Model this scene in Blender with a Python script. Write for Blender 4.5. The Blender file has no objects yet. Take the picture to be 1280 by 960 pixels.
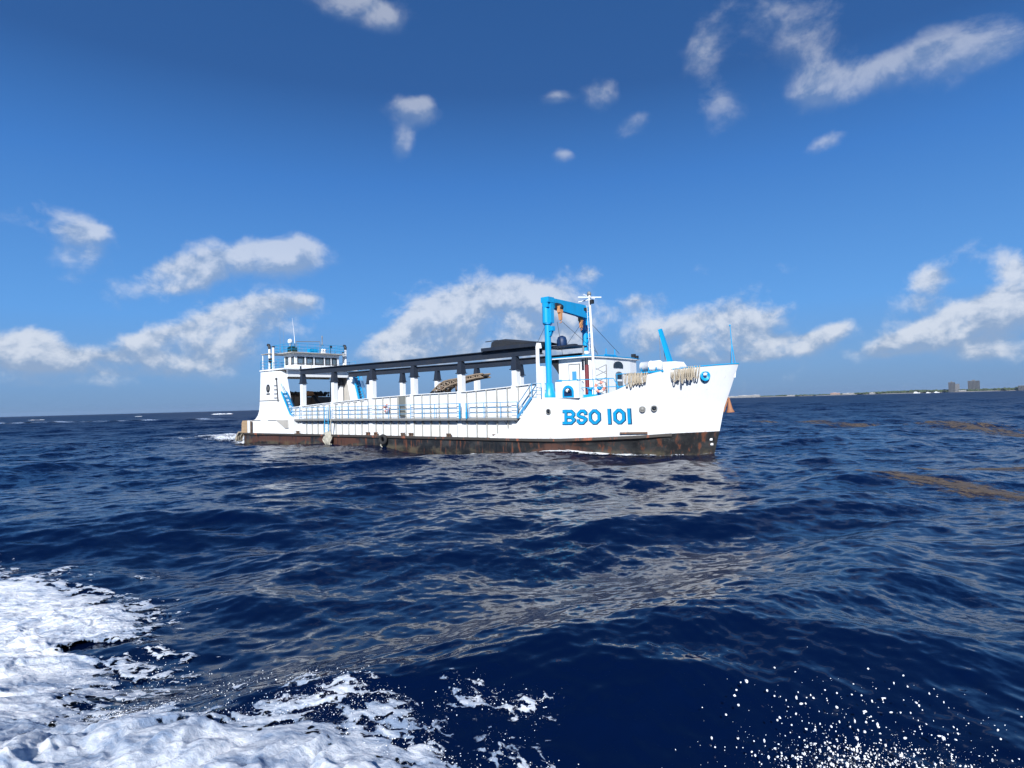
import bpy, math, random
import numpy as np
from mathutils import Matrix, Vector

R = math.radians
scene = bpy.context.scene
COL = scene.collection

# ------------------------------------------------------------------ camera
FPX, CAM_H = 760.0, 3.5            # focal length in pixels of a 1280 wide frame, eye height over the sea
cam_d = bpy.data.cameras.new("camera")
cam_d.sensor_width = 36.0
cam_d.lens = FPX / 1280.0 * 36.0
cam_d.clip_start, cam_d.clip_end = 0.05, 60000.0
cam = bpy.data.objects.new("camera", cam_d)
COL.objects.link(cam)
cam.matrix_world = (Matrix.Translation((0, 0, CAM_H)) @ Matrix.Rotation(R(90 + 1.808), 4, 'X')
                    @ Matrix.Rotation(R(-1.5216), 4, 'Z'))
scene.camera = cam

# ------------------------------------------------------------------ sun and exposure
SUN_EL, SUN_AZ = R(31), R(187)     # azimuth clockwise from +Y: behind the viewer
sun_dir = Vector((math.sin(SUN_AZ) * math.cos(SUN_EL), math.cos(SUN_AZ) * math.cos(SUN_EL), math.sin(SUN_EL)))
sl = bpy.data.lights.new("sun", 'SUN')
sl.energy, sl.angle, sl.color = 4.6, R(0.53), (1.0, 0.993, 0.98)
so = bpy.data.objects.new("sun", sl)
so.rotation_euler = sun_dir.to_track_quat('Z', 'Y').to_euler()
so.location = (0, -30, 60)
COL.objects.link(so)
scene.view_settings.view_transform = 'Standard'
scene.view_settings.look = 'None'
scene.view_settings.exposure = 0.5
scene.view_settings.gamma = 1.0
scene.cycles.max_bounces = 8
scene.cycles.transparent_max_bounces = 12
scene.cycles.caustics_reflective = False
scene.cycles.caustics_refractive = False
scene.cycles.use_denoising = True
scene.cycles.sample_clamp_indirect = 6.0

# ------------------------------------------------------------------ sky: Nishita plus drifting cumulus
# one row per cloud puff: azimuth, elevation (degrees), half width, half height (radians), tilt, weight
CLOUDS = [
    (-14.12, 33.23, 0.0657, 0.0231, 8, 0.95), (-11.22, 32.6, 0.0247, 0.0138, 30, 0.7), (-8.8, 25.84, 0.0387, 0.019, 8, 1.2), (-9.69, 23.15, 0.0172, 0.0325, 20, 1.2),
    (-7.66, 26.38, 0.0145, 0.0133, 0, 0.5), (18.22, 28.53, 0.03, 0.0245, 20, 0.8), (19.9, 24.61, 0.0269, 0.0345, -35, 0.9), (24.0, 29.94, 0.0977, 0.0383, 10, 0.6),
    (26.7, 26.89, 0.0405, 0.0336, 0, 0.65), (27.5, 24.34, 0.0456, 0.0245, -15, 1.0), (31.6, 24.31, 0.0661, 0.0216, -14, 1.0), (37.13, 24.08, 0.0506, 0.0313, -18, 1.05),
    (40.65, 23.69, 0.0388, 0.0176, -10, 0.75), (5.07, 26.78, 0.022, 0.0111, 0, 0.9), (8.85, 26.57, 0.0265, 0.022, 25, 0.95), (11.79, 24.05, 0.0314, 0.017, -20, 0.95),
    (5.44, 22.15, 0.0189, 0.0095, 0, 0.85), (28.29, 20.3, 0.0286, 0.0128, -14, 0.95), (-5.16, 34.08, 0.0227, 0.0386, 20, 0.25), (-35.88, 12.92, 0.0406, 0.0361, -10, 0.9),
    (-34.35, 14.01, 0.0183, 0.015, 0, 0.5), (-39.68, 14.65, 0.0223, 0.0199, 0, 0.55), (-26.18, 12.0, 0.0917, 0.026, -10, 1.0), (-22.05, 13.61, 0.0514, 0.0265, 0, 1.0),
    (-18.72, 13.6, 0.0382, 0.0296, -12, 0.95), (-30.03, 10.11, 0.0454, 0.0161, -15, 0.6), (-28.28, 11.2, 0.0469, 0.021, 0, 0.6), (-21.79, 8.86, 0.072, 0.0199, -4, 1.0),
    (-18.45, 9.31, 0.0266, 0.0152, -30, 0.7), (-27.74, 6.44, 0.0445, 0.0239, -10, 1.1), (-24.37, 7.61, 0.0504, 0.0245, -20, 1.05), (-30.62, 5.7, 0.0351, 0.0163, -10, 0.97),
    (-20.83, 7.01, 0.0531, 0.0176, 0, 0.72), (-38.07, 5.62, 0.0218, 0.0234, -10, 1.0), (-39.68, 4.68, 0.0402, 0.0187, 0, 1.02), (-36.64, 4.29, 0.083, 0.0174, 0, 0.92),
    (-32.82, 3.48, 0.0862, 0.0137, 0, 0.77), (-28.35, 3.97, 0.084, 0.0238, 0, 0.82), (-24.08, 5.02, 0.0564, 0.0222, 0, 0.77), (-37.37, 2.36, 0.1028, 0.0086, 0, 0.62),
    (-7.75, 7.36, 0.0689, 0.0399, -25, 1.1), (-3.6, 8.64, 0.067, 0.04, -12, 1.1), (0.97, 9.87, 0.0738, 0.0319, -14, 1.1), (-10.0, 5.75, 0.0525, 0.0266, -10, 0.9),
    (-2.9, 6.39, 0.1078, 0.035, 0, 1.0), (3.94, 7.7, 0.0939, 0.0455, 0, 0.95), (7.44, 11.81, 0.0236, 0.0169, 25, 0.85), (3.1, 4.73, 0.108, 0.0216, 0, 0.87),
    (-7.45, 4.23, 0.0932, 0.0161, 0, 0.77), (12.13, 8.72, 0.0463, 0.0209, -12, 0.95), (13.33, 5.95, 0.0461, 0.0288, 0, 0.9), (18.02, 5.55, 0.0416, 0.0308, -12, 1.1),
    (21.02, 5.01, 0.059, 0.0277, 0, 0.9), (25.47, 4.52, 0.0663, 0.0146, -8, 1.0), (28.51, 5.37, 0.0251, 0.0119, -20, 0.77), (18.44, 7.8, 0.0438, 0.0203, -15, 0.6),
    (20.98, 3.82, 0.1122, 0.0126, 0, 0.87), (23.03, 6.61, 0.0573, 0.0223, -15, 0.67), (34.94, 8.51, 0.0274, 0.0219, -25, 1.0), (40.19, 8.45, 0.0159, 0.0306, -30, 0.9),
    (37.79, 5.98, 0.0467, 0.0213, -15, 1.1), (34.0, 4.4, 0.0392, 0.0157, -10, 1.05), (36.53, 4.49, 0.0482, 0.0174, -5, 1.0), (39.37, 4.81, 0.0406, 0.0251, -8, 1.0),
    (31.55, 3.32, 0.0492, 0.0115, -8, 0.97), (38.37, 2.84, 0.0584, 0.0127, 0, 0.97), (34.09, 6.57, 0.0372, 0.0134, 0, 0.4),
]
CLOUDS += [(-62, 9, .16, .05, -6, .9), (-80, 14, .2, .06, 4, .9), (-55, 24, .09, .04, 15, .7), (58, 8, .2, .06, -5, 1.), (75, 13, .22, .06, 6, .9),
           (110, 9, .25, .06, 0, .9), (-115, 10, .25, .07, 0, .9), (150, 12, .3, .07, 0, .9), (-150, 9, .3, .06, 0, .9),
           (-25, 52, .12, .06, -20, .6)]

world = bpy.data.worlds.new("World")
scene.world = world
world.use_nodes = True
wt = world.node_tree
wt.nodes.clear()

class NT:
    def __init__(s, t): s.t = t
    def n(s, kind, **kw):
        o = s.t.nodes.new(kind)
        for k, v in kw.items(): setattr(o, k, v)
        return o
    def put(s, sock, v):
        if hasattr(v, 'is_output'): s.t.links.new(v, sock)
        elif v is not None: sock.default_value = v
    def m(s, op, a, b=None, c=None, clamp=False):
        o = s.n('ShaderNodeMath', operation=op, use_clamp=clamp)
        for i, v in enumerate((a, b, c)): s.put(o.inputs[i], v)
        return o.outputs[0]
    def v(s, op, a, b=None, c=None, out=0):
        o = s.n('ShaderNodeVectorMath', operation=op)
        for i, x in enumerate((a, b, c)):
            if x is not None: s.put(o.inputs[i], x)
        return o.outputs[out]
    def dot(s, a, b): return s.v('DOT_PRODUCT', a, b, out=1)
    def noise(s, vec, scale, detail=4, rough=.5, dist=0., out=0, lac=2.0):
        o = s.n('ShaderNodeTexNoise')
        s.put(o.inputs['Vector'], vec)
        o.inputs['Scale'].default_value = scale; o.inputs['Detail'].default_value = detail
        o.inputs['Roughness'].default_value = rough; o.inputs['Distortion'].default_value = dist
        o.inputs['Lacunarity'].default_value = lac
        return o.outputs[out]
    def ramp(s, x, lo, hi, a=0., b=1., smooth=True):
        o = s.n('ShaderNodeMapRange', interpolation_type='SMOOTHSTEP' if smooth else 'LINEAR')
        for i, v in enumerate((x, lo, hi, a, b)): s.put(o.inputs[i], v)
        return o.outputs[0]
    def mix(s, f, a, b):
        o = s.n('ShaderNodeMix', data_type='RGBA')
        s.put(o.inputs[0], f)
        for i, v in ((6, a), (7, b)):
            s.put(o.inputs[i], v if hasattr(v, 'is_output') else (tuple(v) + (1,))[:4])
        return o.outputs[2]
    def scale(s, vec, xyz):
        return s.v('MULTIPLY', vec, xyz)

W = NT(wt)
D = W.n('ShaderNodeTexCoord').outputs['Generated']
sepd = W.n('ShaderNodeSeparateXYZ'); wt.links.new(D, sepd.inputs[0])
acc = None; top = None
for az, el, a, b, rot, wgt in CLOUDS:
    az, el, rot = R(az), R(el), R(-rot)
    c = Vector((math.sin(az) * math.cos(el), math.cos(az) * math.cos(el), math.sin(el)))
    e = Vector((math.cos(az), -math.sin(az), 0)); u = e.cross(c)
    t1 = e * math.cos(rot) + u * math.sin(rot)
    t2 = u * math.cos(rot) - e * math.sin(rot)
    # p, q are the offsets along and across the puff in units of its half size
    p = W.m('ADD', W.dot(D, t1 / a), -c.dot(t1) / a)
    q = W.m('ADD', W.dot(D, t2 / b), -c.dot(t2) / b)
    r2 = W.m('MULTIPLY_ADD', q, q, W.m('MULTIPLY', p, p))
    g = W.m('MULTIPLY', W.m('POWER', 0.42, r2), wgt)
    acc = g if acc is None else W.m('ADD', acc, g)
    tq = W.m('MULTIPLY', g, q)
    top = tq if top is None else W.m('ADD', top, tq)
Dw = W.v('ADD', D, W.scale(W.v('SUBTRACT', W.noise(D, 7., 3, .5, out=1), (.5, .5, .5)), (.05, .05, .05)))
Ds = W.scale(Dw, (1, 1, 1.25))
n1 = W.noise(Ds, 15., 10, .60)
n2 = W.noise(W.v('ADD', Ds, sun_dir * 0.010 + Vector((0, 0, .016))), 15., 6, .58)
field = W.m('ADD', W.m('MINIMUM', acc, 1.15), W.m('MULTIPLY', W.m('SUBTRACT', n1, .5), W.ramp(sepd.outputs[2], .15, .40, 2.4, 1.5)))
topn = W.m('DIVIDE', top, W.m('ADD', acc, .05))
dens = W.ramp(field, .31, W.ramp(topn, -.3, .5, 1.45, 1.02))      # billowing tops are crisper than the bases
lit = W.m('ADD', W.m('MULTIPLY', topn, .42), W.m('MULTIPLY', W.m('SUBTRACT', n1, n2), 3.2))
lit = W.ramp(lit, -.42, .45)
sky = W.n('ShaderNodeTexSky', sky_type='NISHITA', sun_disc=False)
sky.sun_elevation, sky.sun_rotation = SUN_EL, SUN_AZ
sky.air_density, sky.dust_density, sky.ozone_density, sky.altitude = 1.0, 0.6, 2.2, 0
hs = W.n('ShaderNodeHueSaturation')
hs.inputs['Saturation'].default_value = 1.1; hs.inputs['Value'].default_value = 1.0
wt.links.new(sky.outputs[0], hs.inputs['Color'])
bg1 = W.n('ShaderNodeBackground'); bg1.inputs[1].default_value = 0.10
# tropical maritime air: deep blue overhead, pale blue-grey (not yellow) at the horizon; values are in Nishita's own units
ramp = W.n('ShaderNodeValToRGB'); els = ramp.color_ramp.elements
AIR = [(-.2, (.14, .26, .44)), (.0, (.145, .29, .53)), (.05, (.15, .335, .65)), (.14, (.110, .345, .79)), (.34, (.050, .204, .59)), (.46, (.027, .110, .345)), (.56, (.024, .099, .312)), (1., (.008, .045, .18))]
els[0].position, els[1].position = 0., 1.
for z, c in AIR[1:-1]: els.new((z + .2) / 1.2).color = tuple(x * .707 for x in c) + (1,)
els[0].color = tuple(x * .707 for x in AIR[0][1]) + (1,); els[len(els) - 1].color = tuple(x * .707 for x in AIR[-1][1]) + (1,)
ramp.color_ramp.interpolation = 'LINEAR'
wt.links.new(W.m('MULTIPLY_ADD', sepd.outputs[2], 1 / 1.2, .2 / 1.2), ramp.inputs[0])
air = W.n('ShaderNodeVectorMath', operation='SCALE'); wt.links.new(ramp.outputs[0], air.inputs[0]); air.inputs['Scale'].default_value = 10.
wt.links.new(W.mix(.94, hs.outputs[0], air.outputs[0]), bg1.inputs[0])
bg2 = W.n('ShaderNodeBackground'); bg2.inputs[1].default_value = 1.0
ccol = W.mix(lit, (.215, .285, .405), (.54, .565, .61))
wt.links.new(ccol, bg2.inputs[0])
mx = W.n('ShaderNodeMixShader')
wt.links.new(W.m('MULTIPLY', dens, W.ramp(sepd.outputs[2], .12, .38, .80, .44)), mx.inputs[0])
wt.links.new(bg1.outputs[0], mx.inputs[1]); wt.links.new(bg2.outputs[0], mx.inputs[2])
wo = W.n('ShaderNodeOutputWorld')
wt.links.new(mx.outputs[0], wo.inputs[0])

# ------------------------------------------------------------------ materials
def new_mat(name):
    m = bpy.data.materials.new(name); m.use_nodes = True
    t = NT(m.node_tree); b = m.node_tree.nodes['Principled BSDF']
    return m, t, b

def paint(name, col, rough=.45, rust=.0, dirt=.12, metal=0., rcol=(.22, .08, .03), bump=.0, scale=1.0):
    """painted or bare metal: blotchy dirt, vertical run marks, optional rust breaking through"""
    m, t, b = new_mat(name)
    co = t.n('ShaderNodeTexCoord').outputs['Object']
    n = t.noise(co, 1.3 * scale, 5, .6)
    run = t.noise(t.scale(co, (5 * scale, 5 * scale, .35 * scale)), 1., 4, .6)
    f = t.m('MULTIPLY', t.ramp(t.m('MULTIPLY', n, run), .16, .42), dirt)
    c = t.mix(f, col, tuple(x * .45 + y for x, y in zip(col, (.03, .025, .02))))
    if rust > 0:
        rn = t.noise(t.scale(co, (2.2 * scale, 2.2 * scale, .7 * scale)), 1., 7, .65)
        rf = t.ramp(rn, .72 - rust * .4, .80 - rust * .4)
        rc = t.mix(t.noise(co, 9., 4, .6), rcol, tuple(x * 2.1 for x in rcol))
        c = t.mix(rf, c, rc)
        t.put(b.inputs['Roughness'], t.ramp(rf, 0, 1, rough, .9))
    else:
        t.put(b.inputs['Roughness'], t.ramp(n, .3, .7, rough - .06, rough + .1))
    t.put(b.inputs['Base Color'], c)
    b.inputs['Metallic'].default_value = metal
    if bump:
        bn = t.n('ShaderNodeBump'); bn.inputs['Strength'].default_value = bump; bn.inputs['Distance'].default_value = .05
        t.put(bn.inputs['Height'], t.noise(co, 6. * scale, 5, .6)); t.put(b.inputs['Normal'], bn.outputs[0])
    return m

M = {}
M['white'] = paint('white_paint', (.80, .825, .84), .5, 0., .10)
M['wall'] = paint('white_wall_paint', (.78, .80, .805), .5, .03, .22, rcol=(.30, .16, .08))
M['blue'] = paint('blue_paint', (.003, .33, .66), .38, .02, .35, rcol=(.20, .10, .05))
M['pale_blue'] = paint('pale_blue_paint', (.07, .30, .55), .4, 0., .15)
M['navy'] = paint('navy_paint', (.006, .03, .10), .5)
M['steel'] = paint('charcoal_steel', (.018, .025, .040), .5, .0, .3)
M['dark'] = paint('dark_metal', (.018, .02, .024), .55)
M['grey'] = paint('grey_metal', (.22, .22, .21), .5, .0, .3)
M['rib_shade'] = paint('grey_shade_stiffener_paint', (.40, .40, .38), .6, .1, .5)  # grey base stands in for the ribs' shaded sides; dirt and rust over it
M['beige'] = paint('beige_weathered_shade_paint', (.46, .44, .40), .6, .06, .4)
M['rust'] = paint('rusty_plate', (.13, .085, .06), .85, .3, .5, bump=.4)
M['brown'] = paint('brown_steel', (.27, .21, .155), .8, .12, .5, bump=.3)
M['maroon'] = paint('maroon_paint', (.16, .02, .025), .45)
M['orange'] = paint('rusty_orange_paint', (.58, .27, .11), .6, .12, .4, rcol=(.16, .06, .03), scale=2.5)
M['anchor'] = paint('rusty_anchor', (.34, .15, .075), .7, .3, .4, rcol=(.18, .08, .04), scale=2.)
M['tan'] = paint('worn_timber', (.40, .28, .17), .85, .0, .5, scale=2.)
M['rope'] = paint('hemp_rope', (.44, .38, .29), .9, .0, .5, bump=.6, scale=6.)
M['dirty_rope'] = paint('weathered_rope', (.47, .45, .38), .95, .08, .6, bump=.8, scale=4.)
M['rubber'] = paint('old_rubber', (.02, .02, .022), .8)
M['tarp'] = paint('dark_tarpaulin', (.018, .023, .032), .7, .0, .4, bump=.5)
M['pink'] = paint('faded_orange_foam', (.72, .27, .20), .6)
M['deck'] = paint('cargo_deck_plate', (.16, .12, .09), .85, .2, .5)
M['rubble'] = paint('dark_rubble', (.07, .058, .05), .9, .2, .4, bump=.6, scale=3.)

def hull_black():
    m, t, b = new_mat('black_hull_with_rust')
    co = t.n('ShaderNodeTexCoord').outputs['Object']
    sep = t.n('ShaderNodeSeparateXYZ'); t.put(sep.inputs[0], co)
    n = t.noise(t.scale(co, (.7, .7, 1.2)), 1., 6, .6)
    run = t.noise(t.scale(co, (3.5, 3.5, .5)), 1., 6, .65)
    c = t.mix(t.ramp(n, .42, .66), (.010, .011, .013), (.034, .036, .037))
    c = t.mix(t.m('MULTIPLY', t.ramp(run, .53, .64), .8), c, (.14, .045, .020))
    plate = t.noise(t.scale(co, (.16, .16, .9)), 1., 2, .4, .0)
    c = t.mix(t.m('MULTIPLY', t.ramp(plate, .56, .60), t.ramp(run, .30, .5)), c, (.075, .032, .022))
    scum = t.m('MULTIPLY', t.ramp(t.m('ADD', sep.outputs[2], t.m('MULTIPLY', run, .5)), .72, .35), t.ramp(n, .42, .62))
    c = t.mix(t.m('MULTIPLY', scum, .55), c, (.13, .105, .06))
    t.put(b.inputs['Base Color'], c); t.put(b.inputs['Roughness'], t.ramp(run, .3, .7, .4, .85))
    return m
M['hull_black'] = hull_black()

def hull_white():
    m, t, b = new_mat('white_hull_paint')
    co = t.n('ShaderNodeTexCoord').outputs['Object']
    sep = t.n('ShaderNodeSeparateXYZ'); t.put(sep.inputs[0], co)
    run = t.noise(t.scale(co, (7., 7., .35)), 1., 5, .6)
    fine = t.noise(co, 2.2, 6, .6)
    low = t.m('MULTIPLY', t.ramp(sep.outputs[2], 2.2, 1.1), t.ramp(run, .5, .72))
    c = t.mix(t.m('MULTIPLY', t.ramp(t.m('MULTIPLY', fine, run), .2, .4), .10), (.81, .835, .85), (.50, .48, .44))
    c = t.mix(t.m('MULTIPLY', low, .5), c, (.40, .22, .12))
    runs = t.m('MULTIPLY', t.ramp(t.noise(t.scale(co, (9., 9., .22)), 1., 3, .55), .64, .74), t.ramp(fine, .45, .65))
    c = t.mix(t.m('MULTIPLY', runs, .45), c, (.45, .28, .16))
    t.put(b.inputs['Base Color'], c); b.inputs['Roughness'].default_value = .42
    # shallow plate dents between the frames
    bn = t.n('ShaderNodeBump'); bn.inputs['Strength'].default_value = .25; bn.inputs['Distance'].default_value = .06
    t.put(bn.inputs['Height'], t.noise(t.scale(co, (1.1, 1.1, .8)), 1., 2, .4)); t.put(b.inputs['Normal'], bn.outputs[0])
    return m
M['hull_white'] = hull_white()

def glass(name, tint, alpha):
    m, t, b = new_mat(name)
    b.inputs['Base Color'].default_value = tint + (1,)
    b.inputs['Roughness'].default_value = .04
    b.inputs['Alpha'].default_value = alpha
    b.inputs['Specular IOR Level'].default_value = .8
    return m
M['glass'] = glass('wheelhouse_glass', (.20, .28, .34), .34)
M['dark_glass'] = glass('dark_glass', (.015, .02, .025), 1.)

# ------------------------------------------------------------------ mesh builder
class MB:
    def __init__(s): s.v, s.f, s.mi, s.sm = [], [], [], []
    def add(s, vs, fs, m=0, smooth=False):
        o = len(s.v); s.v += [tuple(x) for x in vs]
        for f in fs:
            s.f.append(tuple(i + o for i in f)); s.mi.append(m); s.sm.append(smooth)
    def box(s, x0, x1, y0, y1, z0, z1, m=0):
        s.add([(x, y, z) for z in (z0, z1) for x, y in ((x0, y0), (x1, y0), (x1, y1), (x0, y1))],
              [(0, 3, 2, 1), (4, 5, 6, 7), (0, 1, 5, 4), (1, 2, 6, 5), (2, 3, 7, 6), (3, 0, 4, 7)], m)
    def beam(s, a, b, w, h, m=0, up=(0, 0, 1), w2=None, h2=None):
        a, b = Vector(a), Vector(b); d = (b - a).normalized(); u = Vector(up)
        r = d.cross(u)
        if r.length < 1e-4: r = d.cross(Vector((1, 0, 0)))
        r.normalize(); u = r.cross(d)
        w2 = w if w2 is None else w2; h2 = h if h2 is None else h2
        vs = [p + r * i * ww / 2 + u * j * hh / 2 for p, ww, hh in ((a, w, h), (b, w2, h2)) for i, j in ((-1, -1), (1, -1), (1, 1), (-1, 1))]
        s.add(vs, [(0, 3, 2, 1), (4, 5, 6, 7), (0, 1, 5, 4), (1, 2, 6, 5), (2, 3, 7, 6), (3, 0, 4, 7)], m)
    def tube(s, a, b, r, r2=None, seg=8, m=0, caps=True):
        s.path([a, b], [r, r if r2 is None else r2], seg, m, caps)
    def path(s, pts, r, seg=6, m=0, caps=True):
        pts = [Vector(p) for p in pts]; n = len(pts)
        rs = r if isinstance(r, (list, tuple)) else [r] * n
        vs, fs = [], []; ref = None
        for i, p in enumerate(pts):
            d = (pts[min(i + 1, n - 1)] - pts[max(i - 1, 0)]).normalized()
            if ref is None:
                ref = d.orthogonal().normalized()
            ref = (ref - d * ref.dot(d))
            ref = ref.normalized() if ref.length > 1e-5 else d.orthogonal().normalized()
            bi = d.cross(ref)
            for k in range(seg):
                t = 2 * math.pi * k / seg
                vs.append(p + (ref * math.cos(t) + bi * math.sin(t)) * rs[i])
        for i in range(n - 1):
            for k in range(seg):
                k2 = (k + 1) % seg
                fs.append((i * seg + k, i * seg + k2, (i + 1) * seg + k2, (i + 1) * seg + k))
        s.add(vs, fs, m, True)
        if caps:
            s.add([vs[k] for k in range(seg)], [tuple(reversed(range(seg)))], m)
            s.add([vs[(n - 1) * seg + k] for k in range(seg)], [tuple(range(seg))], m)
    def prism(s, poly, axis, c0, c1, m=0):
        """poly: 2-D outline in the two remaining axes (x,z for axis y; x,y for axis z; y,z for axis x)"""
        def p3(a, b, c): return {'y': (a, c, b), 'z': (a, b, c), 'x': (c, a, b)}[axis]
        n = len(poly)
        vs = [p3(a, b, c0) for a, b in poly] + [p3(a, b, c1) for a, b in poly]
        fs = [tuple(range(n)), tuple(reversed(range(n, 2 * n)))] + [(i, i + n, (i + 1) % n + n, (i + 1) % n) for i in range(n)]
        s.add(vs, fs, m)
    def lathe(s, c, prof, axis=(0, 0, 1), seg=16, m=0):
        c = Vector(c); ax = Vector(axis).normalized(); e = ax.orthogonal().normalized(); g = ax.cross(e)
        vs, fs = [], []
        for r, h in prof:
            for k in range(seg):
                t = 2 * math.pi * k / seg
                vs.append(c + ax * h + (e * math.cos(t) + g * math.sin(t)) * max(r, 1e-4))
        for i in range(len(prof) - 1):
            for k in range(seg):
                k2 = (k + 1) % seg
                fs.append((i * seg + k, i * seg + k2, (i + 1) * seg + k2, (i + 1) * seg + k))
        s.add(vs, fs, m, True)
    def torus(s, c, axis, R0, r, seg=20, sg=8, m=0, m2=None):
        c = Vector(c); ax = Vector(axis).normalized(); e = ax.orthogonal().normalized(); g = ax.cross(e)
        vs = []
        for i in range(seg):
            t = 2 * math.pi * i / seg; d = e * math.cos(t) + g * math.sin(t)
            for k in range(sg):
                u = 2 * math.pi * k / sg
                vs.append(c + d * (R0 + r * math.cos(u)) + ax * r * math.sin(u))
        o = len(s.v); s.v += [tuple(x) for x in vs]
        for i in range(seg):
            for k in range(sg):
                i2, k2 = (i + 1) % seg, (k + 1) % sg
                s.f.append((o + i * sg + k, o + i * sg + k2, o + i2 * sg + k2, o + i2 * sg + k))
                s.mi.append(m2 if m2 is not None and (i * 8 // seg) % 2 else m); s.sm.append(True)
    def ball(s, c, r, m=0, sx=1, sy=1, sz=1, seg=10):
        prof = [(math.sin(math.pi * i / 6) * r, -math.cos(math.pi * i / 6) * r) for i in range(7)]
        o = len(s.v); s.lathe((0, 0, 0), prof, seg=seg, m=m)
        for i in range(o, len(s.v)):
            x, y, z = s.v[i]; s.v[i] = (x * sx + c[0], y * sy + c[1], z * sz + c[2])
    def build(s, name, mats, parent=None, origin=(0, 0, 0), fix=True):
        me = bpy.data.meshes.new(name)
        o3 = Vector(origin)
        me.from_pydata([tuple(Vector(v) - o3) for v in s.v], [], s.f)
        mats = mats if isinstance(mats, (list, tuple)) else [mats]
        for mm in mats: me.materials.append(mm)
        me.polygons.foreach_set('material_index', s.mi)
        me.polygons.foreach_set('use_smooth', s.sm)
        if fix:
            import bmesh
            bm = bmesh.new(); bm.from_mesh(me)
            bmesh.ops.recalc_face_normals(bm, faces=bm.faces)
            bm.to_mesh(me); bm.free()
        me.update()
        ob = bpy.data.objects.new(name, me); COL.objects.link(ob)
        if parent is not None: ob.parent = parent
        return ob

def tag(o, label=None, cat=None, group=None, kind=None):
    for k, v in (('label', label), ('category', cat), ('group', group), ('kind', kind)):
        if v: o[k] = v
    return o

def empty(name, label, cat, loc=(0, 0, 0), rz=0., group=None):
    o = bpy.data.objects.new(name, None); COL.objects.link(o)
    o.location = loc; o.rotation_euler = (0, 0, rz); o.empty_display_size = .2
    return tag(o, label, cat, group)

# ------------------------------------------------------------------ the sea
rng = np.random.default_rng(11)
NW = 200
lam = np.exp(rng.uniform(math.log(.16), math.log(26.), NW))
lam.sort()
kk = 2 * np.pi / lam
main = R(-72)                                       # the sea runs towards the viewer and a little to the right
spread = np.where(lam > 6, .38, np.where(lam > 1.5, .62, .9))
th = main + rng.normal(0, 1, NW) * spread
kx, ky = kk * np.cos(th), kk * np.sin(th)
ph = rng.uniform(0, 2 * np.pi, NW)
slope2 = np.where(lam > 9, .0060, np.where(lam > 1.2, .0130, .0125))   # slope variance per octave-ish band
band = np.where(lam > 9, (lam > 9).sum(), np.where(lam > 1.2, ((lam > 1.2) & (lam <= 9)).sum(), (lam <= 1.2).sum()))
amp = np.sqrt(2 * slope2 / band) / kk

def spacing(r): return np.maximum(.0042 * r, .022)

def waves(X, Y, full=False):
    """displacement of the sea surface at rest position X, Y and the slope variance too fine for the mesh there"""
    X = X.astype(np.float32); Y = Y.astype(np.float32)
    sp = spacing(np.sqrt(X * X + Y * Y)).astype(np.float32)
    dx = np.zeros_like(X); dy = np.zeros_like(X); dz = np.zeros_like(X)
    m1 = np.zeros_like(X); m2 = np.zeros_like(X)
    for i in range(NW):
        w = np.clip((lam[i] / sp - 2.2) / 3., 0, 1)
        p = (kx[i] * X + ky[i] * Y + ph[i]).astype(np.float32)
        s, c = np.sin(p), np.cos(p)
        dz += (w * amp[i]) * c
        q = .85 * amp[i] * w
        dx -= q * (kx[i] / kk[i]) * s; dy -= q * (ky[i] / kk[i]) * s
        miss = (1 - w) * slope2[i] / band[i]
        if lam[i] < 1.2: m1 += miss
        else: m2 += miss
    return dx, dy, dz, np.sqrt(m1), np.sqrt(m2)

def sea_mesh():
    rr = [.6, 1.2, 1.8, 2.4, 2.9]
    r = 3.3
    while r < 14000:
        rr.append(r); r += max(.020, .0042 * r) if r < 330 else .022 * r
    rr = np.array(rr + [14000.])
    fine = np.arange(-62, 62, .148); coarse = np.arange(62, 298, 2.)
    az = np.radians(np.concatenate([fine, coarse]))
    RR, AA = np.meshgrid(rr, az, indexing='ij')
    X, Y = RR * np.sin(AA), RR * np.cos(AA)
    dx, dy, dz, m1, m2 = waves(X.ravel(), Y.ravel())
    n, k = RR.shape
    co = np.empty((n * k + 1, 3), np.float32)
    co[:-1, 0] = X.ravel() + dx; co[:-1, 1] = Y.ravel() + dy; co[:-1, 2] = dz
    co[-1] = (0, 0, 0)
    i = np.arange(n - 1)[:, None] * k; j = np.arange(k)[None, :]; j2 = (j + 1) % k
    quads = np.stack([i + j, i + k + j, i + k + j2, i + j2], -1).reshape(-1, 4)
    jj = np.arange(k)
    tris = np.stack([np.full(k, n * k), jj, (jj + 1) % k], -1)
    me = bpy.data.meshes.new('sea')
    me.vertices.add(len(co)); me.vertices.foreach_set('co', co.ravel())
    nl = quads.size + tris.size
    me.loops.add(nl); me.loops.foreach_set('vertex_index', np.concatenate([quads.ravel(), tris.ravel()]).astype(np.int32))
    npoly = len(quads) + len(tris)
    me.polygons.add(npoly)
    tot = np.concatenate([np.full(len(quads), 4), np.full(len(tris), 3)]).astype(np.int32)
    me.polygons.foreach_set('loop_start', (np.cumsum(tot) - tot).astype(np.int32))
    me.polygons.foreach_set('use_smooth', np.ones(npoly, bool))
    for nm, arr in (('ripple', m1), ('chop', m2)):
        a = me.attributes.new(nm, 'FLOAT', 'POINT')
        a.data.foreach_set('value', np.append(arr, 0).astype(np.float32))
    me.update(); me.validate()
    return me

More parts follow.
